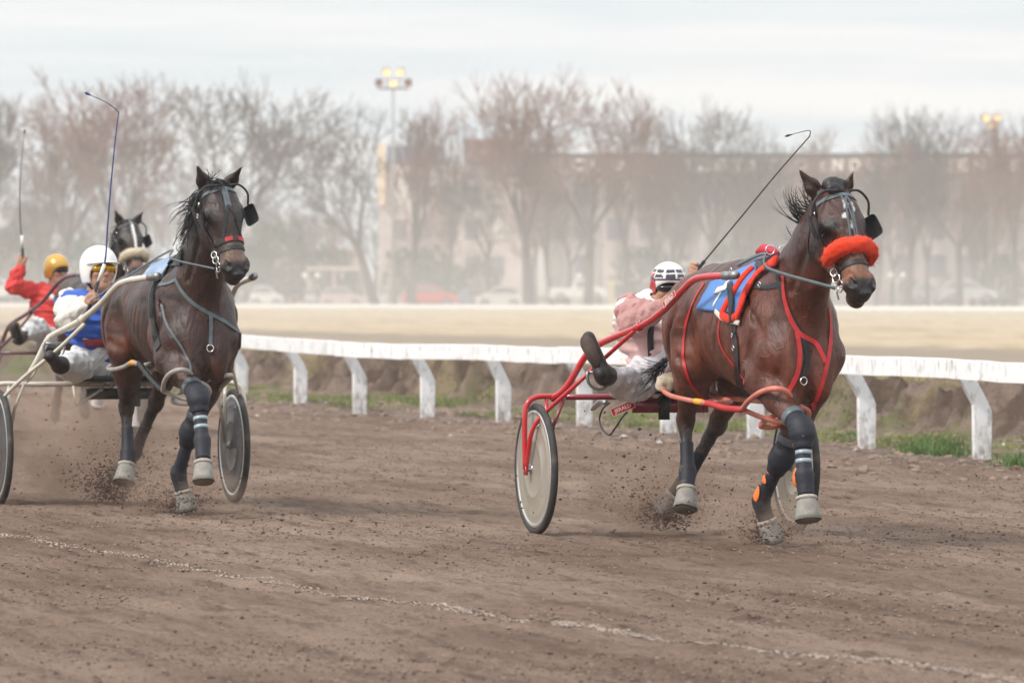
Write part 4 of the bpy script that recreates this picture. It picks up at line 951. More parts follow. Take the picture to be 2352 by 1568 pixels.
# grass
def grass(name, n, seed, cs, hgt, m, spread, tr):
    r = np.random.default_rng(seed); V = []; k = len(cs); c = np.array(cs)[r.integers(k, size=n)]; s = c[:, 0]+r.normal(size=n)*spread*c[:, 2]; t = c[:, 1]+r.normal(size=n)*tr*c[:, 2]
    X = RP[0]+s*rail_dir[0]+t*rail_n[0]; Y = RP[1]+s*rail_dir[1]+t*rail_n[1]; Z = ground_z(X, Y)-.005; a = r.uniform(0, 6.28, n); h = hgt*r.uniform(.4, 1.2, n)*c[:, 2]; w = .0035+.003*r.uniform(size=n); lx, ly = r.normal(size=n)*.35*h, r.normal(size=n)*.35*h
    B = np.stack([X, Y, Z], 1); d = np.stack([np.cos(a)*w, np.sin(a)*w, 0*w], 1); M_ = B+np.stack([lx*.35, ly*.35, h*.6], 1); Tp = B+np.stack([lx, ly, h], 1)
    V = np.stack([B-d, B+d, M_+d*.7, M_-d*.7, Tp], 1).reshape(-1, 3); i = 5*np.arange(n)[:, None]; F = [tuple(q) for q in (i+[0, 1, 2, 3]).tolist()]+[tuple(q) for q in (i+[3, 2, 4]).tolist()]
    o = link(name, mesh_np(name, V, F, False), None, m); return tag(o, kind='stuff')
rr = np.random.default_rng(17); cs = []
for _ in range(900):
    s, t = rr.uniform(-24, 32), rr.uniform(.2, 2.5); X = RP[0]+s*rail_dir[0]+t*rail_n[0]; Y = RP[1]+s*rail_dir[1]+t*rail_n[1]
    if fbm(np.array([X]), np.array([Y]), 1.1, 71, 4)[0]+.3*ss(s, 8, 20) > .16: cs.append((s, t, rr.uniform(.5, 1)))
M_GR = mat('verge_grass', (.14, .185, .05), .7, var=.3, vscale=2, col2=(.26, .25, .10)); M_GR2 = mat('lush_grass', (.10, .165, .045), .7, var=.3, vscale=9)
grass('verge_grass', 34000, 5, cs, .08, M_GR, .16, .13)
def st_of(px, py): g = gnd(px, py); return float(sdist(g[0], g[1])), float(tdist(g[0], g[1]))
grass('lush_grass', 4200, 6, [(*st_of(x, y), w) for x, y, w in ((2115, 1046, .75), (2150, 1042, .9), (2135, 1050, .7), (2190, 1056, .5), (2335, 1074, .6), (2352, 1066, .7), (2060, 1020, .4), (1960, 1010, .4), (1590, 985, .4), (1330, 960, .35), (930, 930, .4), (600, 880, .5), (625, 890, .5))], .15, M_GR2, .16, .12)
M_DRY = mat('dry_grass', (.42, .33, .18), .8, var=.3, vscale=2, col2=(.30, .26, .12))
cs = [(rr.uniform(-24, 32), rr.uniform(3.0, 3.7), rr.uniform(.5, 1)) for _ in range(700)]; grass('bank_top_dry_grass', 30000, 7, cs, .07, M_DRY, .12, .16)
# ================================================================== the near rail: gooseneck posts under white boards, one fence
M_WP = mat('white_paint', (.82, .83, .84), .55, var=.07, vscale=3, bump=.0025, bscale=26, dirt=(.33, .30, .27), dscale=13, damt=1.0, stretch=(1, 1, .5), mud=True)
s_posts = sorted([float(sdist(*g[:2])) for g in PG]); sp = np.diff(s_posts).mean()
s_all = [s_posts[0]-2.2*k for k in (3, 2, 1)]+s_posts+[s_posts[-1]+2.15*k for k in (1, 2)]
fence = empty('running_rail', tuple(RP-rail_n*.24), math.atan2(rail_dir[1], rail_dir[0]), 'white painted wooden rail on gooseneck posts along the inner edge of the track', 'fence')
def rail_local(s, t, z): return (s, t)      # local axes: x towards the camera along the rail, y away from the track
sgn = 1.0 if np.cross(rail_dir, rail_n)[2] > 0 else -1.0
r_ = np.random.default_rng(8); tops = []
for s in s_all:
    i = np.argmin([abs(s-v) for v in s_posts]); inl = abs(s-s_posts[i]) < 1e-6
    p = RP+rail_dir*s; tt = 0.0
    if inl: j = int(np.argmin([abs(float(sdist(*g[:2]))-s) for g in PG])); tt = float(tdist(*PG[j][:2]))
    gz = float(ground_z(p[0], p[1])); top = .79+r_.normal()*.008; tops.append((s, tt-.24+.24, top))
    j1, j2 = r_.normal(size=2)*.012; prof = [(.17, gz-.15), (.31, gz-.15), (.315, .40+j1), (.285, .47+j1), (.155, .70), (.15, top-.03), (.02, top-.03), (.015, .70), (.165, .455+j1)]
    prof = [(a+tt+.0, z) for a, z in prof]; th = .032; b = MB(); n = len(prof)
    V = [(s-th, sgn*a, z) for a, z in prof]+[(s+th, sgn*a, z) for a, z in prof]; b.add(V, [tuple(range(n)), tuple(range(n, 2*n))[::-1]]+[(i_, n+i_, n+(i_+1) % n, (i_+1) % n) for i_ in range(n)])
    o = b.build('rail_post', M_WP, fence, False); m = o.modifiers.new('edge', 'BEVEL'); m.width = .006; m.segments = 2
for a, c in zip(tops[:-1], tops[1:]):
    b = MB(); k = 6; V = []; j0, j1 = r_.normal(size=2)*.005
    for q in range(k+1):
        u = q/k; s = a[0]+.004+(c[0]-a[0]-.008)*u; t = (a[1]+.0)*(1-u)+c[1]*u; top = (a[2]+j0)*(1-u)+(c[2]+j1)*u+.003*math.sin(3.1*u)*r_.normal()
        for dt, dz in ((-.028, -.150), (.014, -.150), (.014, -.004), (.006, .003), (-.020, .003), (-.028, -.004)): V.append((s, sgn*(t+dt), top+dz))
    F_ = [(q*6+i, q*6+(i+1) % 6, q*6+6+(i+1) % 6, q*6+6+i) for q in range(k) for i in range(6)]+[tuple(range(6))[::-1], tuple(range(k*6, k*6+6))]
    b.add(V, F_); b.build('rail_board', M_WP, fence, False)
# ================================================================== far side: rail, car park, trees, sports club, lamp masts
def zf(x, y): return float(ground_z(np.array([x]), np.array([y]))[0])
# far white rail
far = empty('far_rail', (0, 300, 0), 0, 'low white rail with short posts crossing behind the infield', 'fence')
def farp(px): Y = 330-.030*(px-1176); return np.array([(px-1176)*Y/FPX, Y])
M_FW = mat('far_white', (.78, .77, .74), .7); prev = None
for i, px in enumerate(np.arange(-190, 2620, 95.0)):
    x, y = farp(px); z = zf(x, y); zt = CAMZ+(HOR-(698+.0035*(px-600)))*y/FPX
    b = MB(); n = [( -.11, z-.1), (.05, z-.1), (.10, zt-.35), (.10, zt-.02), (-.06, zt-.02), (-.06, zt-.30)]
    b.add([(x+a, y-300-.06, q) for a, q in n]+[(x+a, y-300+.06, q) for a, q in n], [tuple(range(6)), tuple(range(6, 12))[::-1]]+[(k, 6+k, 6+(k+1) % 6, (k+1) % 6) for k in range(6)]); b.build('rail_post', M_FW, far, False)
    c = np.array([x, y-300-.09, zt])
    if prev is not None:
        b = MB(); d = c-prev; V = [p+np.array([0, q, w]) for p in (prev+d*.004, c-d*.004) for q, w in ((-.03, -.19), (.03, -.19), (.03, 0), (-.03, 0))]
        b.add(V, [(0, 1, 5, 4), (1, 2, 6, 5), (2, 3, 7, 6), (3, 0, 4, 7), (0, 3, 2, 1), (4, 5, 6, 7)]); b.build('rail_board', M_FW, far, False)
    prev = c
# ---- bare trees
def tree_geo(seed, H=14.0, spread=1.0, dens=1.0, lean=0.0, forks=3, thick=1.0):
    r = np.random.default_rng(seed); seg = []
    def grow_(p, d, L, rad, lv):
        n = 3 if lv < 3 else 2; q = p.copy(); rr = rad
        for i in range(n):
            d2 = unit(d+r.normal(size=3)*(.045+.028*lv)+np.array([0, 0, .085 if lv > 0 else 0])); e = q+d2*L/n; r2 = rr*(.86 if lv < 2 else .80); seg.append((q, e, rr, r2, lv)); q, d, rr = e, d2, r2
            if lv > 0 and lv < 5 and r.uniform() < .92*dens: side(q, d, L*.66*r.uniform(.6, 1.1), rr*.55, lv+1)
        if lv < 5:
            k = forks if lv == 0 else (2 if r.uniform() < .75 else 3)
            for j in range(k):
                a = (j+r.uniform(.1, .9))*2*math.pi/k; o = unit(np.cross(d, (math.cos(a), math.sin(a), .1))); s = (.42 if lv == 0 else .36)*spread*r.uniform(.6, 1.3); grow_(q, unit(d+o*s), L*r.uniform(.66, .84), rr*.72, lv+1)
    def side(p, d, L, rad, lv):
        a = r.uniform(0, 6.28); o = unit(np.cross(d, (math.cos(a), math.sin(a), .2))); grow_(p, unit(d+o*.75*spread), L, rad, max(lv, 2))
    L0 = H*.235; grow_(np.zeros(3), unit(np.array([lean, 0, 1.0])), L0, H*.021*thick, 0)
    top = max(s[1][2] for s in seg); sc = H/top
    return [(a*sc, b*sc, max(c, .020), max(d, .016), l) for a, b, c, d, l in seg]
def segs_mesh(name, seg, n_hi=7):
    A = np.array([s[0] for s in seg]); B = np.array([s[1] for s in seg]); ra = np.array([s[2] for s in seg]); rb = np.array([s[3] for s in seg]); n = 3 if n_hi == 3 else n_hi
    T = B-A; T /= np.linalg.norm(T, axis=1)[:, None]+1e-9; u = np.tile([.3, .8, .1], (len(A), 1)); N = np.cross(T, u); N /= np.linalg.norm(N, axis=1)[:, None]; M_ = np.cross(T, N); a = 2*np.pi*np.arange(n)/n
    ring_ = lambda P, r: P[:, None]+r[:, None, None]*(np.cos(a)[None, :, None]*N[:, None]+np.sin(a)[None, :, None]*M_[:, None])
    V = np.concatenate([ring_(A, ra), ring_(B+T*rb[:, None]*.3, rb)], 1).reshape(-1, 3); i = np.arange(n); F = np.stack([i, (i+1) % n, n+(i+1) % n, n+i], 1)[None]+2*n*np.arange(len(A))[:, None, None]
    return mesh_np(name, V, F.reshape(-1, 4), True)
M_BARK = mat('bark', (.075, .058, .050), .9, var=.25, vscale=1.2, bump=.02, bscale=5); M_TWIG = mat('twigs', (.115, .084, .072), .9, var=.25, vscale=.6); M_TWIGR = mat('reddish_twigs', (.215, .112, .082), .9, var=.25, vscale=.6)
TREES = {}
for nm, kw in dict(vase=dict(seed=1, spread=.8, forks=4), fan=dict(seed=5, spread=1.05, forks=4), tall=dict(seed=9, spread=.6, forks=3), broad=dict(seed=14, spread=1.1, forks=3, dens=1.1), lean=dict(seed=21, spread=.9, lean=-.25, forks=3), small=dict(seed=33, spread=.8, dens=.8, forks=4)).items():
    sg = tree_geo(H=14.0, **kw); TREES[nm] = (segs_mesh('trunk', [s for s in sg if s[4] <= 1], 7), segs_mesh('crown', [s for s in sg if s[4] > 1], 3), len(sg))
    TREES[nm][0].materials.append(M_BARK)
    r_t = TREES[nm][1].copy(); TREES[nm][1].materials.append(M_TWIG); r_t.materials.append(M_TWIGR); TREES[nm] += (r_t,)
def tree(kind, px, ytop, Y, wide, label, rot=0, red=False, group='bare trees beyond the infield'):
    x = (px-1176)*Y/FPX; z = zf(x, Y)-.1 if Y < 395 else .12; Ht = CAMZ+(HOR-ytop)*Y/FPX-z; o = empty('bare_tree', (x, Y, z), rot, label, 'tree', group); o.scale = (Ht/14*wide, Ht/14*wide, Ht/14)
    link('trunk', TREES[kind][0], o); link('crown', TREES[kind][3 if red else 1], o)
T_ = tree
T_('tall', -20, 178, 372, 1.0, 'bare tree cut by the left edge of the picture, its crown reaching in', 1)
T_('broad', 88, 330, 395, 1.0, 'low bare tree behind the red-shirted driver and his whip', 2)
T_('vase', 140, 205, 380, 1.2, 'bare tree with a dark crown left of the standing blue whip', 4, True)
T_('vase', 285, 150, 366, 1.45, 'tall bare tree rising behind the ears of the furthest horse', 0, True)
T_('fan', 530, 155, 362, 1.35, 'wide fan-shaped bare tree behind the head of the dark brown horse', 3)
T_('small', 612, 420, 430, 1.0, 'smaller bare tree in the gap right of the dark brown horse', 2)
T_('lean', 865, 232, 372, 1.35, 'leaning bare tree with a thick trunk left of the tall lamp mast', 0)
T_('tall', 945, 218, 385, 1.2, 'upright reddish bare tree just right of the tall lamp mast', 5, True)
T_('small', 1030, 262, 410, .8, 'thin bare tree standing before the brown roof block', 1)
T_('vase', 1215, 150, 358, 1.2, 'tallest reddish bare tree, with a forked trunk behind the red car', 2.2, True)
T_('broad', 1350, 175, 376, 1.15, 'reddish bare tree over the first letters of the club sign', 1.2, True)
T_('tall', 1440, 215, 384, .9, 'reddish bare tree above the head of the pink driver', .4, True)
T_('fan', 1640, 212, 400, 1.0, 'spiky bare tree rising above the roof line, left of the dark whip', .2)
T_('small', 1545, 270, 412, .9, 'faint small bare tree above the club roof', 2.6)
T_('small', 1760, 272, 396, .8, 'faint bare tree behind the tip of the dark whip', 4.1)
T_('broad', 1905, 285, 402, .8, 'bare tree directly behind the head of the bay horse', 3.3, True)
T_('vase', 2085, 228, 390, 1.1, 'bare tree with clustered top just right of the head of the bay horse', 5.1)
T_('broad', 2200, 258, 372, 1.2, 'reddish broad bare tree above the silver cars', .9, True)
T_('tall', 2330, 250, 380, 1.0, 'bare tree at the right edge of the picture', 2.9, True)
T_('fan', 1120, 330, 398, .9, 'low bare tree between the lamp mast and the forked reddish tree', .7)
T_('lean', 1270, 300, 402, .9, 'bare tree with an upright crown just left of the club sign', 1.1, True)
T_('vase', 1500, 330, 380, .8, 'low reddish bare tree over the middle of the club sign', 3.7, True)
T_('fan', 1700, 345, 372, .9, 'low bare tree in front of the club, above the rump of the bay horse', 2.7)
T_('lean', 2010, 330, 384, .9, 'low leaning bare tree beside the blinker of the bay horse', 4.4)
T_('vase', 2130, 330, 363, .8, 'low bare tree with a pale trunk left of the silver cars', 5.9)
T_('fan', 2260, 330, 389, .9, 'low bare tree standing over the silver cars', 1.4, True)
T_('vase', 2420, 240, 395, 1.0, 'bare tree whose crown enters from beyond the right edge', 1.9, True)
rb = np.random.default_rng(77)
for i, px in enumerate(np.linspace(-60, 2420, 36)):
    o_ = rb.uniform(-25, 25); k = ['small', 'broad', 'vase', 'fan', 'lean', 'tall'][i % 6]; Y = 422+rb.uniform(-6, 60); yt = (430 if px < 560 else 500 if px < 760 else 455 if px < 880 else 430)+rb.uniform(-45, 35)
    x = (px+o_-1176)*Y/FPX; o = empty('bare_tree', (x, Y, .1), rb.uniform(0, 6), 'bare tree of the hazy second row between the taller trees and the club', 'tree', 'second row of bare trees'); h = (CAMZ+(HOR-yt)*Y/FPX)/14; o.scale = (h*1.25, h*1.25, h)
    link('trunk', TREES[k][0], o); link('crown', TREES[k][3 if i % 3 == 0 else 1], o)
# leafy bushes
def bush_mesh(seed, n=1500):
    r = np.random.default_rng(seed); u = r.normal(size=(n, 3)); u /= np.linalg.norm(u, axis=1)[:, None]; rad = r.uniform(.45, 1, n)**.6; lob = 1+.22*np.sin(u[:, 0]*5+seed)*np.cos(u[:, 2]*4+u[:, 1]*3)
    P = u*(rad*lob)[:, None]*[1, 1, .95]+[0, 0, .95]; P = P[P[:, 2] > .02]; n = len(P); a = r.normal(size=(n, 3)); b_ = r.normal(size=(n, 3)); s = r.uniform(.05, .10, n)[:, None]
    a = a/np.linalg.norm(a, axis=1)[:, None]*s; b_ = b_/np.linalg.norm(b_, axis=1)[:, None]*s*.6; V = np.stack([P-a, P-b_, P+a, P+b_], 1).reshape(-1, 3)
    return mesh_np('foliage', V, (4*np.arange(n)[:, None]+np.arange(4)), False)
BM = [bush_mesh(s) for s in (2, 5, 8)]; M_LEAF = mat('evergreen_leaves', (.062, .085, .045), .8, var=.3, vscale=.8)
for m in BM: m.materials.append(M_LEAF)
stem_b = MB(); stem_b.tube([(0, 0, -.05), (0, 0, .5)], [.06, .035], 6); stem_me = stem_b.build('stem', M_BARK); bpy.data.objects.remove(stem_me); stem_me = bpy.data.meshes['stem']
for i, (px, yt, Y, w, lab) in enumerate([(15, 500, 396, 3.4, 'grey-green evergreen bush at the left edge behind the red-shirted driver'), (190, 540, 400, 3.0, 'evergreen bush behind the white helmet'), (640, 500, 405, 2.6, 'evergreen bush right of the muzzle of the dark brown horse'), (575, 540, 398, 1.9, 'small evergreen bush touching the muzzle of the dark brown horse'),
        (745, 560, 408, 2.6, 'evergreen bush above the pale shelter'), (1010, 600, 400, 2.2, 'dark evergreen bush behind the red car'), (960, 560, 409, 2.5, 'evergreen bush left of the forked reddish tree'), (1100, 590, 403, 1.6, 'small evergreen bush between the red car and the forked tree'), (1480, 560, 408, 2.2, 'evergreen bush behind the chequered helmet'), (1700, 545, 410, 2.8, 'evergreen bush above the back of the bay horse'), (2300, 590, 402, 1.9, 'evergreen bush behind the people at the right edge'), (2080, 640, 399, 1.2, 'low evergreen bush left of the silver cars')]):
    x = (px-1176)*Y/FPX; h = CAMZ+(HOR-yt)*Y/FPX; o = empty('bush', (x, Y, .12), i, lab, 'bush', 'evergreen bushes beyond the infield'); o.scale = (w, w, h/1.95); link('foliage', BM[i % 3], o); link('stem', stem_me, o)
# ---- the sports club
YB = 440.0
def bx(px): return (px-1176)*YB/FPX
def bz(py): return CAMZ+(HOR-py)*YB/FPX
club = empty('club_building', (bx(1700), YB, 0), 0, 'long club building with a brown roof band carrying large pale letters, behind the trees', 'building')
def cb(name, px0, px1, py0, py1, y0, y1, m): b = MB(); x0, x1, z0, z1 = bx(px0)-bx(1700), bx(px1)-bx(1700), bz(py1), bz(py0); b.box(((x0+x1)/2, (y0+y1)/2, (z0+z1)/2), (x1-x0, y1-y0, z1-z0)); return b.build(name, m, club, False)
M_FAS = mat('brown_fascia', (.27, .185, .165), .7, var=.35, vscale=.25); M_WALL = mat('mauve_wall', (.58, .49, .46), .85, var=.30, vscale=.25); M_PALE = mat('pale_wall', (.62, .56, .50), .8, var=.1, vscale=.4); M_GLS = mat('dark_glass', (.20, .19, .22), .15); M_BLUEB = mat('blue_grey_panel', (.16, .19, .27), .6, var=.1, vscale=.5); M_LIT = mat('warm_sign_letters', (.95, .86, .76), .6)
cb('wall', 1190, 2640, 402, 712, .6, 14, M_WALL); cb('roof_band', 1180, 2640, 357, 402, -1.2, 14.5, M_FAS); cb('roof_edge', 1176, 2640, 353, 358, -1.35, 14.6, mat('teal_gutter', (.06, .10, .11), .5))
cb('side_wing', 870, 1190, 378, 712, 1.2, 13, M_WALL); cb('plant_room', 888, 1020, 333, 378, 2, 9, M_BLUEB); cb('stair_tower', 1066, 1192, 318, 378, 1, 10, mat('terracotta_wall', (.34, .19, .15), .8, var=.15, vscale=.4)); cb('pale_pier', 868, 884, 330, 470, .5, 1.1, mat('cream_pier', (.80, .62, .42), .7))
for px in list(np.arange(1225, 2620, 74.0)): cb('column', px, px+11, 402.5, 711, -.9, -.3, mat('worn_column', (.36, .31, .30), .8))
rb = np.random.default_rng(5)
for k, row in enumerate((420, 500, 585)):
    for px in np.arange(1240, 2610, 74.0):
        h = 50; m = M_PALE if rb.uniform() < .22 else M_GLS; f = cb('window', px+6, px+46, row, row+h, .52, .61, m)
    for px in np.arange(900, 1180, 56.0): cb('window', px, px+32, row+4, row+h, 1.10, 1.21, M_PALE if rb.uniform() < .25 else M_GLS)
cb('white_end_wall', 1228, 1258, 560, 680, .3, .58, mat('bright_white_wall', (.82, .80, .76), .7)); cb('canopy', 1560, 1900, 600, 612, -3, .55, M_PALE)
def letter(ch, px, pw, zc, hgt):
    me = text_mesh(ch, 1.0, .08, .02); v = np.zeros(len(me.vertices)*3); me.vertices.foreach_get('co', v); v = v.reshape(-1, 3); lo, hi = v[:, :2].min(0), v[:, :2].max(0); v[:, :2] -= (lo+hi)/2
    w = pw*YB/FPX; v[:, 0] *= w/max(hi[0]-lo[0], 1e-3); v[:, 1] *= hgt/(hi[1]-lo[1]); me.vertices.foreach_set('co', v.ravel()); me.transform(Matrix.Rotation(math.radians(90), 4, 'X')); o = link('sign_letter', me, club, M_LIT); o.location = (bx(px)-bx(1700), -1.31, zc)
zc = bz(380); hgt = 27*YB/FPX
for ch, x in zip('CLUB', (1326, 1366, 1418, 1468)): letter(ch, x, 27 if ch != 'L' else 21, zc, hgt)
for ch, x in zip('ATLETICO', (1540, 1580, 1617, 1655, 1693, 1745 if False else 1728, 1783-7, 1838)): letter(ch, x, {'I': 8}.get(ch, 29 if ch in 'CO' else 25), zc, hgt)
for ch, x in zip('INDEPENDIENTE', (1888, 1922, 1962, 2002, 2042, 2080, 2106, 2136, 2178, 2212-4, 2248, 2290, 2330)): letter(ch, x, {'I': 8}.get(ch, 22), zc, hgt)
# small buildings and structures at the left and behind the cars
def simple_building(name, px0, px1, py0, Y, depth, m_wall, m_roof, label, wins):
    z1 = CAMZ+(HOR-py0)*Y/FPX; x0, x1 = (px0-1176)*Y/FPX, (px1-1176)*Y/FPX; o = empty(name, ((x0+x1)/2, Y, 0), 0, label, 'building'); w = x1-x0
    b = MB(); b.box((0, depth/2, z1/2), (w, depth, z1)); b.build('wall', m_wall, o, False); b = MB(); b.box((0, depth/2, z1+.14), (w+.5, depth+.5, .28)); b.build('roof', m_roof, o, False)
    for i in range(wins): b = MB(); b.box((-w/2+w*(i+.5)/wins, -.03, z1*.55), (w/wins*.5, .08, z1*.36)); b.build('window', M_GLS, o, False)
    return o
simple_building('low_house', -120, 70, 560, 455, 8, mat('pink_render', (.50, .36, .32), .85), M_FAS, 'low pinkish house at the left edge behind the trees', 4)
simple_building('low_house', 560, 830, 580, 462, 8, MATS['pink_render'], M_FAS, 'low pinkish house behind the pale shelter', 5)
sh = empty('shelter', ((773-1176)*402/FPX, 402, .1), 0, 'open pale shelter frame behind the white cars, right of the dark brown horse', 'shelter')
kx = 402/FPX; w = 140*kx
b = MB(); b.box((0, 1.4, (HOR-617)*kx+1.25), (w, 3, .28)); b.build('roof', mat('shelter_paint', (.50, .42, .38), .8), sh, False)
for x in (-w/2+.1, -.2, w/2-.1):
    for y in (.1, 2.7): b = MB(); b.box((x, y, ((HOR-619)*kx+1.2)/2-.05), (.16, .16, (HOR-619)*kx+1.2)); b.build('post', MATS['shelter_paint'], sh, False)
simple_building('kiosk', 1400, 1448, 632, 408, 2.5, mat('yellow_render', (.72, .60, .36), .8), M_PALE, 'small pale yellow kiosk left of the chequered helmet', 1)
# lamp masts
M_LAMP = mat('lit_lamp', (.9, .6, .3), .4, emit=(1.0, .58, .24, 1.25)); M_CASE = mat('lamp_case', (.06, .05, .05), .5); M_POLE = mat('galvanised_pole', (.30, .28, .27), .6)
def mast(px, ybar, Y, lamps, label, bar=36):
    k = Y/FPX; x = (px-1176)*k; z0 = .15; o = empty('lamp_mast', (x, Y, z0), 0, label, 'lamp mast'); zb = CAMZ+(HOR-ybar)*k-z0
    b = MB(); b.tube([(0, 0, 0), (0, 0, zb)], [.13, .06], 10); b.build('pole', M_POLE, o); b = MB(); b.box((0, 0, zb), (bar*2*k, .12, .10)); b.build('crossbar', M_CASE, o, False)
    for dx, dy, lit in lamps:
        L = empty('lamp', (dx*k, -.1, zb+dy*k)); L.parent = o; L.rotation_euler = (.25, 0, -.12*np.sign(dx)); s = 16*k
        b = MB(); b.box((0, .10, 0), (s, .26, s)); b.build('housing', M_CASE, L, False); b = MB(); b.box((0, -.05, 0), (s*.84, .02, s*.84)); b.build('lens', M_LAMP if lit else mat('unlit_lens', (.30, .12, .10), .3), L, False)
        if dy > 14: b = MB(); b.box((dx*k, 0, zb+dy*k/2), (.06, .06, dy*k)); b.build('lamp_arm', M_CASE, o, False)
mast(903, 204, 352, [(-32, 13, 0), (0, 12, 1), (34, 13, 0), (-15, 37, 1), (16, 37, 1)], 'tall lamp mast with five floodlights, three of them lit, above the leaning tree')
mast(2276, 302, 404, [(-11, 30, 1), (14, 30, 1), (3, 12, 1)], 'lamp mast with three lit floodlights over the trees at the right edge', 16)
def park_lamp(px, py, label):
    Y = 398; k = Y/FPX; x = (px-1176)*k; o = empty('park_lamp', (x, Y, .1), 0, label, 'street lamp'); zb = CAMZ+(HOR-py)*k-.1; b = MB(); b.tube([(0, 0, 0), (0, 0, zb)], [.07, .05], 8); b.build('pole', M_PALE, o)
    for s in (-1, 1):
        b = MB(); b.tube([(0, 0, zb-.3), (s*.35, 0, zb-.2), (s*.42, 0, zb)], .03, 6); b.build('arm', M_PALE, o); b = MB(); b.lathe([(.0001, 0), (.15, .05), (.22, .2), (.15, .36), (.0001, .4)], (s*.42, 0, zb), 'z', 12); b.build('globe', mat('lamp_globe', (.85, .80, .70), .4), o)
park_lamp(1345, 642, 'twin-globe park lamp left of the chequered helmet'); park_lamp(715, 640, 'twin-globe park lamp over the pale shelter'); park_lamp(2060, 640, 'twin-globe park lamp between the muzzle of the bay horse and the silver cars')
# cars
def make_car(px0, px1, ytop, colour, label, kind='hatch', flip=1, Y=389.0, m=None):
    k = Y/FPX; L = (px1-px0)*k; Ht = 1.48 if kind != 'van' else 1.85; x = ((px0+px1)/2-1176)*k; z0 = CAMZ+(HOR-ytop)*k-Ht; o = empty('parked_car', (x, Y, z0), 0, label, 'car', 'cars parked beyond the far rail'); M_ = m or mat('car_'+colour[0], colour[1], .3, coat=.6, spec=.5)
    if kind == 'pickup': P = [(-.5, .30), (-.5, .95), (-.10, .98), (-.06, 1.45), (.20, 1.48), (.32, 1.02), (.48, .90), (.5, .35)]; G = [(-.045, 1.0), (-.035, 1.38), (.185, 1.40), (.28, 1.02)]
    else: P = [(-.5, .32), (-.495, .85), (-.46, .98), (-.34, 1.40), (-.18, 1.48), (.08, 1.47), (.26, 1.02), (.46, .86), (.5, .70), (.5, .34)]; G = [(-.43, 1.0), (-.32, 1.34), (-.17, 1.41), (.07, 1.40), (.22, 1.02)]
    P = [(a*L*flip, z) for a, z in P]; G = [(a*L*flip, z) for a, z in G]; b = MB(); b.prism(P, -.82, .82); c = b.build('body', M_, o, False); q = c.modifiers.new('edge', 'BEVEL'); q.width = .07; q.segments = 2
    b = MB(); b.prism(G, -.835, .835); b.build('windows', M_GLS, o, False)
    for wx in (-.31, .31):
        for wy in (-.74, .74):
            W = empty('wheel', (wx*L, wy, .32)); W.parent = o; b = MB(); b.lathe([(.20, -.10), (.32, -.09), (.33, 0), (.32, .09), (.20, .10)], (0, 0, 0), 'y', 20); b.build('tyre', M_TYRE, W); b = MB(); b.lathe([(.0001, -.06), (.19, -.09), (.21, 0), (.19, .09), (.0001, .06)], (0, 0, 0), 'y', 16); b.build('rim', M_DULL, W)
    for s in (-1, 1):
        b = MB(); b.box((s*.495*L, -.55, .74), (.08, .28, .14)); b.build('headlight' if s == flip else 'tail_lamp', mat('lamp_glass', (.7, .7, .68), .2) if s == flip else M_RED, o, False)
        b = MB(); b.box((s*.49*L, 0, .42), (.14, 1.5, .16)); b.build('bumper', M_, o, False)
    b = MB(); b.box((.02*L, -.84, .86), (.18, .03, .03)); b.build('door_handle', M_DULL, o, False); b = MB(); b.box((.24*L*flip, -.90, .98), (.12, .16, .12)); b.build('wing_mirror', M_, o, False)
C = make_car; WH = ('white', (.78, .78, .76)); 
C(925, 1052, 654, ('red', (.62, .045, .035)), 'red hatchback parked left of the forked reddish tree'); C(1094, 1200, 657, WH, 'white car parked just right of the forked reddish tree', flip=-1)
C(1262, 1395, 643, WH, 'white pickup parked left of the chequered helmet', 'pickup'); C(575, 650, 656, WH, 'white car half hidden by the dark brown horse', Y=392); C(700, 730, 660, ('silver', (.55, .56, .57)), 'end-on silver car left of the pale shelter', Y=396)
C(735, 835, 658, ('rosy', (.58, .44, .42)), 'pale rose car parked before the shelter'); C(2095, 2170, 650, ('grey', (.34, .35, .37)), 'grey car parked left of the two pale trunks, right of the bay muzzle', Y=393); C(2158, 2290, 645, ('silver', (.62, .63, .64)), 'silver car parked near the people at the right edge')
C(-30, 40, 640, WH, 'white car at the left edge under the whip hand'); C(1052, 1092, 664, ('blue', (.16, .20, .30)), 'dark blue car tucked behind the red hatchback', Y=396)
# people far off at the right edge
def far_person(px, ytop, top, legs, label):
    Y = 380; k = Y/FPX; x = (px-1176)*k; Hh = 1.68; z = CAMZ+(HOR-ytop)*k-Hh; o = empty('person', (x, Y, z), 0, label, 'person', 'onlookers beyond the far rail')
    F = Field((-.4, -.3, -.05), (.4, .3, 1.8), .02); F.cone((0, 0, .95), .14, (0, 0, 1.3), .16, .05).cone((0, 0, 1.35), .06, (0, 0, 1.5), .06, .03).ell((0, 0, 1.58), (.085, .10, .12), .02)
    for s in (-1, 1): F.chain([(s*.09, 0, .92, .09), (s*.10, 0, .5, .06), (s*.11, 0, .06, .045)], .03); F.cone((s*.11, 0, .04), .045, (s*.11, -.15, .03), .035, .02); F.chain([(s*.18, 0, 1.36, .06), (s*.25, -.02, 1.08, .045), (s*.22, -.14, .88, .035)], .03)
    V, Q = F.mesh(); Cc = np.where(V[:, 2:3] > 1.45, (.42, .25, .18), np.where(V[:, 2:3] > .88, top, legs)); link('body', mesh_np('body', V, Q, True, Cc), o, mat('onlooker', attr=True, rough=.8))
far_person(2306, 658, (.16, .22, .17), (.05, .05, .07), 'onlooker in a dark green top, leftmost of the two by the silver car'); far_person(2330, 655, (.45, .16, .10), (.06, .06, .10), 'onlooker in a rust-coloured top, standing nearest the right edge')
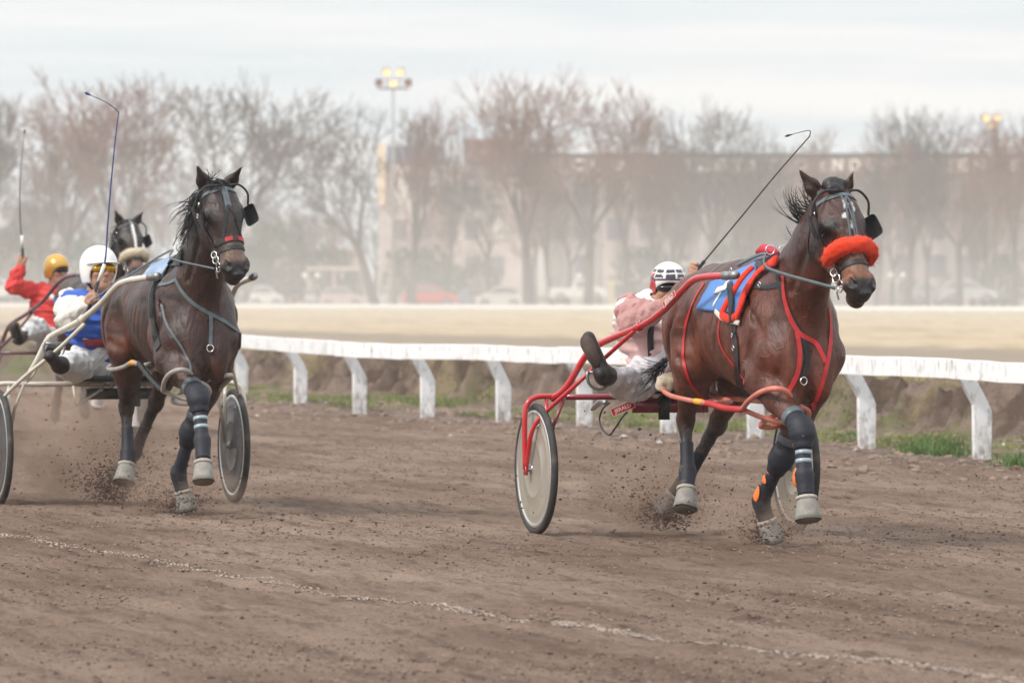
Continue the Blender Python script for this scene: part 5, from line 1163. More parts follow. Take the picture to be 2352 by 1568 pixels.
# ================================================================== flying dirt and dust
def burst(name, label, rig, c, spread, n, smax, seed, d=(-.5, 0, .6)):
    r = np.random.default_rng(seed); w = rig.w(c)
    def reg(r, n):
        a = np.abs(r.normal(size=n)); P = r.normal(size=(n, 3))*np.array(spread)*(.35+.5*a[:, None]); P[:, 2] = np.abs(P[:, 2])*1.0; P += np.outer(a, d)*np.linalg.norm(spread)*.4; P = P@rig.R.T+w; P[:, 2] = np.maximum(P[:, 2], .01); return P
    o = clods(name, n, seed, reg, .0025, smax, M_CLODD); o['label'] = label; return o
burst('flying_dirt', 'dark crumbs of soil kicked up under the hind hooves of the bay horse', RIG1, (.12, -.05, .02), (.22, .16, .16), 2600, .011, 31)
burst('flying_dirt', 'dark crumbs of soil round the planted fore hoof of the bay horse', RIG1, (1.58, .02, .0), (.20, .14, .08), 1400, .010, 32)
burst('flying_dirt', 'dark crumbs of soil kicked up under the hind hooves of the dark brown horse', RIG2, (.30, -.10, .02), (.26, .18, .17), 3600, .011, 33)
burst('flying_dirt', 'dark crumbs of soil round the fore hooves of the dark brown horse', RIG2, (1.62, .0, .0), (.28, .16, .08), 2000, .010, 34)
def loose(r, n): P = np.stack([r.uniform(-2.5, 3.2, n), 31+r.uniform(-2, 4, n), np.abs(r.normal(size=n))*.25], 1); return P
clods('stray_dirt', 420, 35, loose, .003, .012, M_CLODD)
hz_n = SC
def volume(name, lo, hi, dens, colr, label=None, noise=None, aniso=.2, shape=None):
    lo, hi = np.array(lo, float), np.array(hi, float); b = MB()
    if shape: 
        V = []; n = 24; c = (lo+hi)/2; h = (hi-lo)/2
        b.lathe([(max(1e-4, math.sin(t)), -math.cos(t)) for t in np.linspace(0, math.pi, 13)], (0, 0, 0), 'z', n); b.V[0] = b.V[0]*h; o = b.build(name, [], None); o.location = c
    else: b.box((0, 0, 0), hi-lo); o = b.build(name, [], None, False); o.location = (lo+hi)/2
    m = bpy.data.materials.new(name); m.use_nodes = True; n = m.node_tree.nodes; n.clear(); out = n.new('ShaderNodeOutputMaterial'); v = n.new('ShaderNodeVolumePrincipled'); v.inputs['Color'].default_value = (*colr, 1); v.inputs['Density'].default_value = dens; v.inputs['Anisotropy'].default_value = aniso
    m.node_tree.links.new(v.outputs[0], out.inputs['Volume']); o.data.materials.append(m); o['kind'] = 'stuff'
    if label: o['label'] = label
    if noise:
        L = m.node_tree.links; tc = n.new('ShaderNodeTexCoord'); t = n.new('ShaderNodeTexNoise'); t.inputs['Scale'].default_value = noise; t.inputs['Detail'].default_value = 5; t.inputs['Roughness'].default_value = .6; L.new(tc.outputs['Object'], t.inputs['Vector'])
        r = n.new('ShaderNodeMapRange'); r.inputs['From Min'].default_value = .42; r.inputs['From Max'].default_value = .66; r.inputs['To Max'].default_value = 1; L.new(t.outputs['Fac'], r.inputs['Value'])
        g = n.new('ShaderNodeVectorMath'); g.operation = 'DIVIDE'; h = (hi-lo)/2; g.inputs[1].default_value = tuple(h); L.new(tc.outputs['Object'], g.inputs[0]); ln = n.new('ShaderNodeVectorMath'); ln.operation = 'LENGTH'; L.new(g.outputs[0], ln.inputs[0])
        f = n.new('ShaderNodeMapRange'); f.inputs['From Min'].default_value = 1; f.inputs['From Max'].default_value = .15; L.new(ln.outputs['Value'], f.inputs['Value'])
        mm = n.new('ShaderNodeMath'); mm.operation = 'MULTIPLY'; L.new(r.outputs[0], mm.inputs[0]); L.new(f.outputs[0], mm.inputs[1]); m2 = n.new('ShaderNodeMath'); m2.operation = 'MULTIPLY'; m2.inputs[1].default_value = dens; L.new(mm.outputs[0], m2.inputs[0]); L.new(m2.outputs[0], v.inputs['Density'])
    return o
DUST = (.62, .47, .37)
def puff(rig, c, h, dens, sc): w = rig.w(c); return volume('dust_cloud', w-np.array(h), w+np.array(h), dens, DUST, None, sc, .1, True)
puff(RIG1, (.05, -.10, .20), (.44, .44, .30), 10.0, 7.0); puff(RIG1, (1.50, .02, .10), (.38, .38, .22), 9.0, 8.0); puff(RIG2, (.05, -.25, .30), (.80, .65, .50), 6.5, 4.5); puff(RIG2, (1.55, .05, .12), (.44, .36, .20), 8.0, 8.0); puff(RIG2, (-1.5, -.1, .40), (1.3, 1.3, .60), .45, 1.8)
for k_, (zt, y0, y1, xs) in enumerate(((2.6, 110, 395, 66), (4.2, 95, 405, 70), (6.0, 84, 412, 74), (8.0, 78, 418, 66), (10.2, 90, 424, 72), (12.6, 72, 430, 76))):
    volume('dust_cloud', (-xs+k_, y0, -zt*.7), (xs-2*k_, y1, zt), (.0006, .0005, .0004, .0003, .0002, .0002)[k_], (.94, .91, .885), 'thin pale dust drifting low over the infield', None, .2, True)
hz = volume('haze', (-305, -45, -1.75), (305, 805, 21), .00042, (.90, .93, .96), None); hz['kind'] = 'stuff'
# ================================================================== first rig: bay horse, red sulky, driver in pink and white
G_H, G_S = 'pacing race horses in harness', 'two-wheeled racing sulkies'
F1 = make_horse(RIG1, P1, 'race_horse', 'bay race horse with bright orange-red fleece noseband and blue number cloth, nearest on the right', G_H)
R1 = F1.root
bridle(F1, R1, (.322, .044, M_REDN, 1.95), 'web')
def legwear(F, root, P, orange=True):
    kn, fe, ho = [np.array(v) for v in P['RF'][1:]]; el = np.array(P['RF'][0]); d1 = unit(kn-el); d2 = unit(fe-kn)
    def boot(name, pts, m, **k): b = MB(); sleeve_geo(b, [(*(np.array(p[:3])-F.off), p[3]) for p in pts], **k); return b.build(name, m, root)
    for kk in ('RF', 'LF'):
        el, kn, fe, ho = [np.array(v) for v in P[kk]]; d1 = unit(kn-el); d2 = unit(fe-kn); s = 1
        boot('knee_boot', [(*(kn-d1*.115), .056), (*(kn-d1*.07), .057), (*(kn-d1*.02), .069), (*(kn+d2*.03), .069), (*(kn+d2*.075), .055), (*(kn+d2*.105), .048)], M_NAVY, fold=.025, seed=2)
        boot('knee_boot_cuff', [(*(kn-d1*.125), .060), (*(kn-d1*.105), .063), (*(kn-d1*.085), .061)], M_GREYS)
        boot('tendon_boot', [(*(kn+(fe-kn)*.36), .037), (*(kn+(fe-kn)*.55), .039), (*(kn+(fe-kn)*.8), .041), (*(fe-d2*.01), .051), (*(fe+(ho-fe)*.35), .046), (*(fe+(ho-fe)*.75), .043)], M_NAVY, fold=.03, seed=5)
        if kk == 'RF' or orange:
            for t in (.50, .68):
                c = kn+(fe-kn)*t
                if kk == 'RF': boot('boot_strap', [(*(c-d2*.011), .0425), (*(c+d2*.011), .0430)], M_SILVER)
            if kk == 'LF':
                e1 = unit(np.cross(d2, (1.0, 0, 0))); e1 = e1 if e1[1] < 0 else -e1; e2 = np.cross(d2, e1)
                for t, hw, rr in ((.28, .030, .041), (.52, .018, .043), (.86, .050, .048)):
                    b = MB(); V = []; c = kn+(fe-kn)*t-F.off; an = np.linspace(-.75, 1.0, 10)
                    for z_ in np.linspace(-1, 1, 7):
                        for a_ in an*math.sqrt(max(.12, 1-z_*z_*.85)): V.append(c+d2*hw*z_+(rr+.004*(1-z_*z_))*(math.cos(a_)*e1+math.sin(a_)*e2))
                    b.add(V, [(p*10+q_, p*10+q_+1, p*10+11+q_, p*10+10+q_) for p in range(6) for q_ in range(9)]); b.build('orange_guard', M_ORANGE, root)
        if orange and kk == 'RF':
            for t, ln, rr in ((.30, .03, .02), (1.0, .055, .026)):
                c = kn+(fe-kn)*t+np.array([-.020, -.030, 0]); b = MB(); b.lathe([(.0001, -ln)]+[(rr*math.cos(a), ln*math.sin(a)) for a in np.linspace(-1.3, 1.3, 7)]+[(.0001, ln)], (0, 0, 0), 'z', 12)
                o = b.build('orange_guard', M_ORANGE, root); o.matrix_local = basis(c-F.off, (1, .2, 0), d2)
        bell_boot(F, root, fe, ho)
    for kk in ('RH', 'LH'):
        st, hk, fe, ho = [np.array(v) for v in P[kk]]; d2 = unit(fe-hk)
        boot('shin_boot', [(*(hk+(fe-hk)*.45), .037), (*(hk+(fe-hk)*.6), .036), (*(fe-d2*.05), .040), (*fe, .049), (*(fe+(ho-fe)*.5), .042), (*(fe+(ho-fe)*.9), .046)], M_NAVY, fold=.03, seed=8)
        bell_boot(F, root, fe, ho)
legwear(F1, R1, P1)
S_ = lambda name, lines, w, m, **k: strap(F1, RIG1, R1, name, lines, w, m, **k)
cloth, CA, CN = body_patch(F1, RIG1, R1, 'number_cloth', [(1752, 602), (1637, 652), (1604, 712), (1700, 722)], mat('blue_cloth', (.075, .21, .52), .55, var=.12, vscale=6, bump=.006, bscale=8), wave=.0008)
b = MB(); patch_bar(CA, CN, (.62, .88), (.56, .26), .030, .008, b, F1.off); patch_bar(CA, CN, (.50, .42), (.72, .46), .042, .010, b, F1.off); patch_bar(CA, CN, (.54, .28), (.42, .12), .020, .009, b, F1.off)
b.build('cloth_number', M_WHITE, R1)
def fleece_band(pts, w, name='saddle_pad', th=.026, m=M_REDF):
    P, N = surf_line(F1, RIG1, pts, .010, 5.0); T = np.gradient(P, axis=0); T /= np.linalg.norm(T, axis=1)[:, None]; B = np.cross(T, N); V = []; n = 12
    for p, q, c in zip(P, N, B):
        for i in range(n): a = 2*math.pi*i/n; V.append(p+q*th*.5*(1+math.sin(a))+c*w/2*math.copysign(abs(math.cos(a))**.7, math.cos(a)))
    k = len(P); Fc = [(j*n+i, j*n+(i+1) % n, (j+1)*n+(i+1) % n, (j+1)*n+i) for j in range(k-1) for i in range(n)]+[tuple(range(n))[::-1], tuple(range((k-1)*n, k*n))]
    b = MB(); b.add(np.array(V)-F1.off, Fc); return b.build(name, m, R1)
fleece_band([(1792, 601), (1762, 622), (1738, 645), (1724, 670), (1714, 700), (1702, 728)], .060)
fleece_band([(1735, 622), (1712, 645), (1690, 680), (1672, 712), (1668, 728), (1690, 734), (1700, 728)], .045)
fleece_band([(1650, 716), (1668, 734), (1704, 742)], .028, 'pad_edge', .012, mat('cream_canvas', (.62, .58, .50), .8))
S_('girth', [[(1689, 735), (1690, 770), (1694, 820), (1702, 868), (1716, 915)]], .052, M_BLACK, t=.010)
S_('girth_strap', [[(1686, 660), (1692, 700), (1693, 742)]], .030, M_BLACK, t=.012, off=.03)
S_('hobble_hanger', [[(1618, 652), (1596, 690), (1578, 740), (1571, 790), (1573, 838), (1588, 880), (1612, 912), (1624, 925)]], .014, M_RED, t=.006)
S_('hobble_hanger', [[(1700, 655), (1668, 700), (1654, 740), (1653, 780), (1668, 815), (1695, 848), (1711, 880), (1712, 925)]], .010, M_RED)
S_('breast_strap', [[(1801, 625), (1802, 670), (1812, 718), (1830, 758), (1845, 772), (1875, 790), (1896, 832)], [(1830, 762), (1836, 810), (1830, 860), (1808, 905)]], .019, M_RED, t=.007)
S_('breast_strap', [[(1902, 706), (1907, 760), (1902, 820), (1888, 880), (1868, 940)]], .017, M_RED, t=.006)
S_('breast_collar', [[(1786, 622), (1792, 655), (1806, 700), (1828, 745), (1848, 782), (1852, 830), (1842, 868)], [(1728, 657), (1758, 660), (1798, 652)]], .024, M_BLACK, t=.005)
b = MB(); q = surf(F1, RIG1, 1842, 874); q, N_ = F1.snap(q[None], .012); ring(b, q[0]-F1.off, .020, .004, unit(np.cross(N_[0], (0, 0, 1))), (0, 0, 1.0)); b.build('breast_ring', M_CHROME, R1)
for v in ((1725, 660), (1752, 660), (1690, 770), (1692, 800), (1684, 628)):
    q = surf(F1, RIG1, *v)
    if q is None: continue
    b = MB(); q, N_ = F1.snap(q[None], .018); ex = unit(np.cross(N_[0], (0, 0, 1))); ring(b, q[0]-F1.off, .015, .003, ex, (0, 0, 1.0), 4); b.build('buckle', M_CHROME, R1)
# hobbles: rubber loops and their cross straps
M_PINKR = mat('pink_rubber', (.62, .19, .14), .45, var=.25, vscale=9, dirt=(.5, .36, .26), dscale=12, damt=.6)
M_GREYR = mat('grey_rubber', (.36, .33, .31), .5, var=.2, vscale=9, dirt=(.3, .23, .17), dscale=12, damt=.6)
M_YEL = mat('yellow_tape', (.80, .42, .03), .5)
def tube_l(root, off, name, P, r, m, k=6, n=10): b = MB(); b.tube(cr(np.array(P, float), k)-off, r, n); return b.build(name, m, root)
def hobbles(F, rig, root, hind, fore, m_loop, m_strap, m_wool, left=(-.34, -.03, -.06)):
    Hn = np.array([rig.side(*v) for v in hind]); Fo = np.array([rig.side(*v) for v in fore]); J = Hn[-1]
    for s in (-1, 1):
        f = np.array([1, -s, 1.0]); A = Hn*f; B = Fo*f
        if s > 0: B = B+np.linspace(0, 1, len(B))[:, None]*np.array(left)-[0, .065, 0]
        inn = np.array([0, -s, 0.0]); n1 = len(A)-1
        tube_l(root, F.off, 'hobble_loop', [A[0]+inn*.20+[.04, 0, .05], A[0]+inn*.12+[-.01, 0, .05], A[0]+inn*.04+[-.015, 0, .025]]+list(A), .0135, m_loop)
        tube_l(root, F.off, 'hobble_loop', [A[0]+inn*.20+[.04, 0, .05], A[1]+inn*.24, A[-2]+inn*.18, A[-1]+inn*.03], .0135, m_loop)
        tube_l(root, F.off, 'tape_band', [A[-2]*.75+A[-3]*.25, A[-2], A[-2]*.6+A[-1]*.4], .0165, M_YEL if m_loop is M_PINKR else mat('ochre_tape', (.62, .32, .07), .55))
        tube_l(root, F.off, 'hobble_strap', [A[-1]-[.02, 0, 0], A[-1], A[-1]*.5+B[0]*.5+[0, 0, -.008], B[0]], .0175, m_strap)
        tube_l(root, F.off, 'hobble_loop', list(B), .0145, m_loop)
        e = B[-1]; tube_l(root, F.off, 'hobble_loop', [B[0], B[0]*.6+e*.4+inn*.07+[0, 0, -.075], B[0]*.25+e*.75+inn*.13+[0, 0, -.075], e+inn*.08+[0, 0, -.04], e], .0135, m_loop)
        if m_wool is not None:
            a = A[0]; Fw = Field(a+[-.14, -.2, -.12], a+[.16, .2, .2], .008); Fw.cone(a+inn*.11+[-.01, 0, .055], .040, a+inn*.01+[-.015, 0, .030], .046, .02); Fw.noise(.012, 60, 3); V, Q = Fw.mesh(1)
            link('wool_cover', mesh_np('wool_cover', V-F.off, Q), root, m_wool)
hobbles(F1, RIG1, R1, [(1522, 893, -.235), (1540, 908, -.255), (1580, 918, -.265), (1604, 922, -.26), (1628, 926, -.25)],
        [(1704, 940, -.20), (1722, 918, -.23), (1748, 900, -.24), (1780, 892, -.21), (1808, 900, -.14), (1822, 925, -.07)], M_PINKR, M_RED, M_WOOL)
# saddle top, terrets and reins
def saddle_top(F, root, x, z, l2=.1):
    P, N = F.snap(np.array([(x, y, z+.05) for y in np.linspace(-.2, .2, 13)]), .012); b = MB(); ribbon(b, P-F.off, N, .07, .02); b.build('saddle', M_BLACK, root)
    for s in (-1, 1):
        q, N_ = F.snap(np.array([[x, s*.05, z+.1]]), .05); b = MB(); ring(b, q[0]-F.off, .024, .0035, (0, 1, 0), (.0, 0, 1.0)); b.build('terret', M_CHROME, root)
saddle_top(F1, R1, 1.80, 1.50)
q0, _ = F1.snap(np.array([[1.66, 0, 1.55]]), .02)
b = MB(); V, Fq = tube_geo(np.array([(1.60, -.03, 1.535), (1.66, -.02, 1.55), (1.74, .0, 1.54), (1.79, .01, 1.525)])-F1.off, [.018, .030, .028, .012], 10); b.add(V, Fq); b.build('saddle_pommel', mat('crimson_wrap', (.50, .02, .05), .6, bump=.004, bscale=60), R1)
hair(R1, 'mane', F1.off, [(2.20+.28*t, -.03, 1.58+.19*t) for t in np.linspace(0, 1, 8)], [(-.66, -.55, .15)]*8, .23, .0028, 4, 80, .30, .9, wave=.9)
hair(R1, 'mane_crest', F1.off, [(2.12+.36*t, -.01, 1.53+.25*t) for t in np.linspace(0, 1, 10)], [(-.35, -.6, -.8)]*10, .07, .006, 14, 160, .15, -1.5)
Fk = Field(F1.H(-.03, 0, .03)-.16, F1.H(-.03, 0, .03)+.16, .006); Fk.ell(F1.H(-.045, .0, .035), (.050, .068, .042), .02).ell(F1.H(.0, -.02, .06), (.04, .05, .03), .02); Fk.noise(.008, 70, 4); V, Q = Fk.mesh(1); link('forelock', mesh_np('forelock', V-F1.off, Q), R1, M_HAIR)
hair(R1, 'tail', F1.off, [(.60, y, 1.26-.02*i) for i, y in enumerate((-.02, .0, .02))], [(-.55, -.12, -.8)]*3, .62, .0045, 12, 90, .12, -1.0)
hair(R1, 'tail_tip', F1.off, [tuple(RIG1.fwd(1522, 830, .42)), tuple(RIG1.fwd(1518, 845, .42))], [(-.25, -.62, -.75)]*2, .27, .0032, 13, 60, .10, .12, wave=.4)
M_RTUBE = mat('red_enamel', (.52, .018, .026), .26, spec=.5, coat=.3, dirt=(.24, .12, .09), dscale=22, damt=.6, bump=.0008, bscale=60)
M_RDARK = mat('maroon_enamel', (.22, .016, .030), .28, spec=.6, coat=.3, dirt=(.2, .09, .08), dscale=12, damt=.4)
M_DISC1 = mat('dusty_disc', (.42, .39, .33), .30, metal=.35, var=.10, vscale=2.5, dirt=(.30, .25, .20), dscale=4, damt=.6)
SH1 = [(1268, 916, -.66), (1300, 890, -.61), (1342, 822, -.53), (1368, 796, -.50), (1400, 779, -.47), (1475, 747, -.42), (1525, 712, -.39), (1568, 666, -.37), (1592, 644, -.36), (1618, 636, -.345), (1668, 633, -.31)]
BR1 = [(1466, 752, -.425), (1380, 830, -.52), (1310, 895, -.66), (1255, 945, -.74), (1222, 990, -.80), (1208, 1080, -.812)]
SU1 = make_sulky(RIG1, SH1, BR1, M_RTUBE, M_RDARK, M_DISC1, M_RDARK, 'red two-wheeled sulky with dusty disc wheels behind the bay horse', dict(foot=tuple(RIG1.fwd(1374, 842, .50))))
SU1['group'] = G_S
b = MB(); rounded_box(b, (-.08, 0, .79), (.40, .40, .045), .022); b.build('seat', M_SEATV, SU1)
b = MB(); b.box((-.03, .03, .705), (.012, .44, .085)); b.build('seat_panel', M_RDARK, SU1)
b = MB(); b.box((.01, -.02, .70), (.02, .06, .15)); b.build('seat_strap', M_BLACK, SU1)
# maker's plates on the seat panel and the shafts
def plate(rig, root, c, ex, ez, w, h, txt, m_bg, m_tx, size, rim=None):
    E = empty('name_plate'); E.parent = root; E.matrix_local = basis(c, ex, ez)
    b = MB(); b.box((0, 0, 0), (w, .003, h)); b.build('plate', m_bg, E, False)
    me = text_mesh(txt, size, .0008, .0008); me.transform(Matrix.Rotation(math.radians(90), 4, 'X')); o = link('lettering', me, E, m_tx); o.location = (0, -.0028, 0)
    if rim:
        b = MB(); t = .0025
        for z in (-h/2, h/2): b.box((0, -.002, z), (w, .002, t))
        for x in (-w/2, w/2): b.box((x, -.002, 0), (t, .002, h))
        b.build('plate_rim', rim, E, False)
PALE = mat('pale_lettering', (.80, .62, .60), .5)
c = RIG1.side(1428, 937, -.30); plate(RIG1, SU1, c+np.array([.02, 0, 0]), (0.1, 1, .42), (0, -.42, 1), .135, .042, 'JERALD', mat('plate_red', (.55, .02, .03), .4), PALE, .030, PALE)
for s in (-1, 1):
    i = 6; A_, B_ = RIG1.side(1525, 708, -.39), RIG1.side(1566, 664, -.37); f = np.array([1, -s, 1.0]); A_, B_ = A_*f, B_*f
    d = unit(B_-A_); o_ = unit(np.array([0, s, 0])-d*(np.array([0, s, 0])@d)); o_ = unit(o_+np.array([.9, 0, .25])*(1 if s < 0 else .9)); o_ = unit(o_-d*(o_@d))
    ex = d if s < 0 else -d; ez = np.cross(ex, -o_)
    if ez[2] < 0: ez = -ez
    plate(RIG1, SU1, (A_+B_)/2+o_*.0205, ex, ez, .17, .030, 'JERALD', M_RTUBE, PALE, .036, PALE)
b = MB(); q = [RIG1.side(x, y, -.30) for x, y in ((1400, 925), (1385, 938), (1377, 962), (1384, 985), (1400, 998), (1412, 984), (1428, 960), (1440, 946))]; b.tube(cr(q, 5), .005, 8); b.build('step_loop', M_BLACK, SU1)
b = MB(); b.tube(cr([RIG1.side(x, y, -.26) for x, y in ((1360, 940), (1371, 929), (1382, 921), (1391, 925))], 5), [.010]*2+[.016]*12+[.014]*2, 8); b.build('safety_strap_ring', M_DULL, SU1)
# ------------------------------------------------------------------ the drivers
def fw_pts(rig, d): return {k: rig.fwd(*v) for k, v in d.items()}
def cloth(name, c, **k):
    return mat(name, c, k.pop('rough', .75), var=.10, vscale=7, bump=k.pop('bump', .008)*2.2, bscale=k.pop('bscale', 16), sheen=k.pop('sheen', .05), **k)
def hcol1(V, hc, fw, lt, hu):
    d = V-hc; a, b, z = d@fw, d@lt, d@hu; th = np.degrees(np.arctan2(b, a)); C = np.tile((.72, .72, .70), (len(V), 1))
    for z0, z1 in ((.066, .086), (.094, .112)):
        for k, (t0, t1) in enumerate(((-95, -62), (-55, -22), (-15, 15), (22, 55), (62, 95))):
            m = (z > z0)&(z < z1)&(th > t0)&(th < t1); C[m] = (.030, .022, .040)
    C[(z < .058)&(np.abs(th) > 50)] = (.42, .05, .05); C[(th < -60)&(z < .09)&(z > .075)] = (.62, .03, .04)
    C[(np.abs(z-.058) < .006)] = (.05, .03, .04)
    return C
M_BOOT = mat('dark_boot', (.025, .021, .020), .55, dirt=(.12, .085, .065), dscale=12, damt=.7); M_SOLE = mat('boot_sole', (.085, .060, .050), .85, dirt=(.14, .1, .08), dscale=18, damt=.6, bump=.002, bscale=90)
J1 = dict(pelvis=(-.08, .0, .90), chest=(-.17, -.075, 1.14), neck=(-.13, -.03, 1.25), head=tuple(RIG1.fwd(1536, 664, -.10)),
          shR=tuple(RIG1.fwd(1450, 712, -.16)), shL=(-.16, .16, 1.22), elR=tuple(RIG1.fwd(1454, 736, .05)), elL=(.02, .20, 1.24), haR=tuple(RIG1.fwd(1528, 698, .25)), haL=tuple(RIG1.fwd(1592, 634, .30)),
          hipR=(-.06, -.10, .86), hipL=(-.06, .10, .86), knR=tuple(RIG1.fwd(1440, 884, .30)), knL=(.30, .30, .93), anR=tuple(RIG1.fwd(1392, 862, .52)), anL=(.56, .40, .93),
          toeR=tuple(RIG1.fwd(1357, 778, .50)), toeL=(.62, .44, 1.12))
PINK = cloth('pink_silk', (.60, .36, .34), rough=.5, col2=(.70, .55, .56)); ROSE = cloth('rose_silk', (.42, .185, .175), rough=.42, col2=(.50, .28, .26), bump=.012, bscale=11)
GREYW = cloth('grey_white_breeches', (.66, .65, .68), dirt=(.42, .28, .26), dscale=3, damt=.6)
D1, off, A1 = make_driver(RIG1, J1, 'person', 'driver in white and rose silks with chequered helmet, leaning out behind the bay horse',
    dict(torso=mat('pink_white_silk', attr=True, rough=.5, var=.12, vscale=9, bump=.010, bscale=13, sheen=.2), sleeve=ROSE, trousers=GREYW, boot=M_BOOT, sole=M_SOLE, helmet=mat('chequered_helmet', attr=True, rough=.25, coat=.5), hcol=hcol1, peak=None, goggles=mat('black_goggles', (.006, .006, .008), .12)), (.95, -.22, -.05), tcol=lambda V: np.where(((V[:, 2] > 1.17+.02*np.sin(V[:, 1]*30))&(V[:, 1] < -.02))[:, None], (.74, .75, .78), (.63, .41, .39)), hs=.93)
D1['label'] = 'driver in pink and rose silks with chequered helmet, leaning out behind the bay horse'
b = MB(); q = [RIG1.fwd(x, y, .02) for x, y in ((1496, 745), (1494, 790), (1500, 840), (1520, 890))]; ribbon(b, cr(q, 5)-off, np.tile((.9, -.3, .3), (16, 1)), .035, .006); b.build('body_strap', M_BLACK, D1)
def reins(rig, F, label, hands, terr, bits, m, w=.018):
    base = hands[0]; o = empty('reins', tuple(rig.w((base[0], base[1], base[2]))), math.atan2(rig.R[1, 0], rig.R[0, 0]), label, 'reins')
    for h_, t_, bt in zip(hands, terr, bits):
        sg = -1 if h_[1] < t_[1]+.02 and t_[1] < 0 else 1; P = cr([h_, h_*.5+t_*.5+np.array([0, 0, .01]), t_, np.array([2.22, sg*.19, t_[2]*.62+bt[2]*.38-.01]), bt], 8); N = np.cross(np.gradient(P, axis=0), (0, 0, 1.0)); N /= np.linalg.norm(N, axis=1)[:, None]
        if h_[1] > 0: N = -N
        b = MB(); ribbon(b, P-base, N, w, .005); b.build('rein', m, o)
    return o
H1 = F1.H
reins(RIG1, F1, 'grey leather reins running from the pink driver to the bay horse', [A1['haR']+[.06, 0, 0], A1['haL']+[.06, 0, 0]],
      [np.array([1.80, -.075, 1.525]), np.array([1.80, .075, 1.525])], [H1(.475, -.085, -.085), H1(.475, .085, -.085)], M_GREYS)
def whip(rig, label, pts, r0, m, grip, band=None):
    P = np.array(pts); base = P[0]; o = empty('driving_whip', tuple(rig.w(base)), math.atan2(rig.R[1, 0], rig.R[0, 0]), label, 'whip')
    q = cr(P, 5); n = len(q); k = max(2, int(n*.72))
    b = MB(); b.tube(q-base, r0*np.linspace(1, .35, n), 8); b.build('stock', m, o)
    d = unit(P[1]-P[0]); b = MB(); b.tube([-d*.16, d*.10], r0*1.9, 10); b.build('grip', grip, o)
    if band is not None: b = MB(); b.tube([d*.11, d*.22], r0*1.8, 10); b.build('white_band', band, o)
    e = q[-1]-base; b = MB(); dd = unit(q[-1]-q[-2]); b.tube([e-dd*.01, e+dd*.02, e+dd*.035], [r0*.5, r0*1.4, r0*.4], 8); b.build('tip', m, o)
    return o
w0 = A1['haL']+unit(A1['haL']-A1['elL'])*.05
whip(RIG1, 'thin dark driving whip slanting up between the bay horse and its pink driver', [RIG1.fwd(1592, 632, .345), RIG1.fwd(1616, 602, .345), RIG1.fwd(1700, 501, .34), RIG1.fwd(1780, 404, .30), RIG1.fwd(1852, 322, .26), RIG1.fwd(1859, 313, .26), RIG1.fwd(1861, 301, .26), RIG1.fwd(1850, 301, .26), RIG1.fwd(1816, 310, .26)], .0052, mat('whip_black', (.030, .016, .020), .5), M_BLACK)
# ================================================================== second rig: dark horse, cream sulky, driver in blue
P2 = dict(P1, mat=coat_mat('dark_coat', .36), dz=.045, croup=-.055, hw=1.16,
    coat=((.042, .016, .011), (.012, .010, .011), (.15, .088, .060), (.013, .013, .016)), warm=(.15, .042, .018), chin=(.15, .13, .11), marks=[],
    neck=[(1.98, 0, 1.25, .24, .62), (2.18, .0, 1.45, .20, .60), (2.37, .0, 1.65, .165, .60), (2.50, .0, 1.82, .13, .66)],
    poll=(2.57, .0, 1.93), nose=(2.80, .055, 1.465), yaw=-.10, ears=((2.60, -.135, 2.065), (2.62, .135, 2.06)),
    RF=((2.12, -.165, .93), (2.50, -.10, .72), (2.60, -.10, .45), (2.66, -.11, .32)),
    LF=((2.02, .115, .87), (1.84, .02, .50), (1.68, -.02, .235), (1.69, .01, .115)),
    RH=((1.04, -.17, 1.0), (.68, -.10, .62), (.76, -.11, .34), (.80, -.13, .255)),
    LH=((.98, .15, 1.0), (.50, .13, .65), (.26, .05, .33), (.19, .0, .245)))
F2 = make_horse(RIG2, P2, 'race_horse', 'dark brown race horse with red noseband trim, in front of the blue driver', G_H)
R2 = F2.root
bridle(F2, R2, None, 'fork'); legwear(F2, R2, P2, False)
strap_l(F2, R2, 'nose_trim', [[F2.H(.352, .085*math.sin(x), -.04+.085*math.cos(x)) for x in np.linspace(a, c, 6)] for a, c in ((-.45, -.05), (.25, .7))], .022, M_RED, .009)
strap_l(F2, R2, 'nose_net', [[F2.H(.36, .085*math.sin(x), -.04+.09*math.cos(x)) for x in np.linspace(-1.3, 1.3, 9)]], .016, M_BLACK, .007)
S2 = lambda name, lines, w, m, **k: strap(F2, RIG2, R2, name, lines, w, m, **k)
body_patch(F2, RIG2, R2, 'number_cloth', [(408, 588), (352, 612), (333, 636), (372, 640)], mat('pale_blue_cloth', (.16, .26, .44), .6, var=.25, vscale=9, col2=(.35, .42, .50), bump=.006, bscale=8), wave=.0008)
S2('girth', [[(352, 660), (350, 700), (356, 750), (366, 800)]], .050, M_BLACK, t=.010)
S2('girth_strap', [[(358, 650), (352, 690), (352, 730)]], .034, M_BLACK, t=.014, off=.02)
S2('saddle_pad', [[(420, 592), (398, 602), (376, 622), (362, 650)]], .075, M_BLACK, t=.022, off=.008)
S2('breast_collar', [[(404, 640), (420, 670), (450, 700), (485, 722), (510, 735), (545, 760)], [(366, 655), (385, 652), (405, 642)], [(483, 722), (484, 760), (484, 795)]], .018, M_GREYS, t=.005)
S2('breast_strap', [[(548, 700), (551, 760), (549, 810)]], .016, M_BLACK, t=.005)
S2('hobble_hanger', [[(372, 700), (382, 740), (400, 770), (420, 800), (434, 830), (437, 855)]], .012, M_GREYS)
q = surf(F2, RIG2, 484, 800); q, N_ = F2.snap(q[None], .012); b = MB(); ring(b, q[0]-F2.off, .020, .004, unit(np.cross(N_[0], (0, 0, 1))), (0, 0, 1.0)); b.build('breast_ring', M_CHROME, R2)
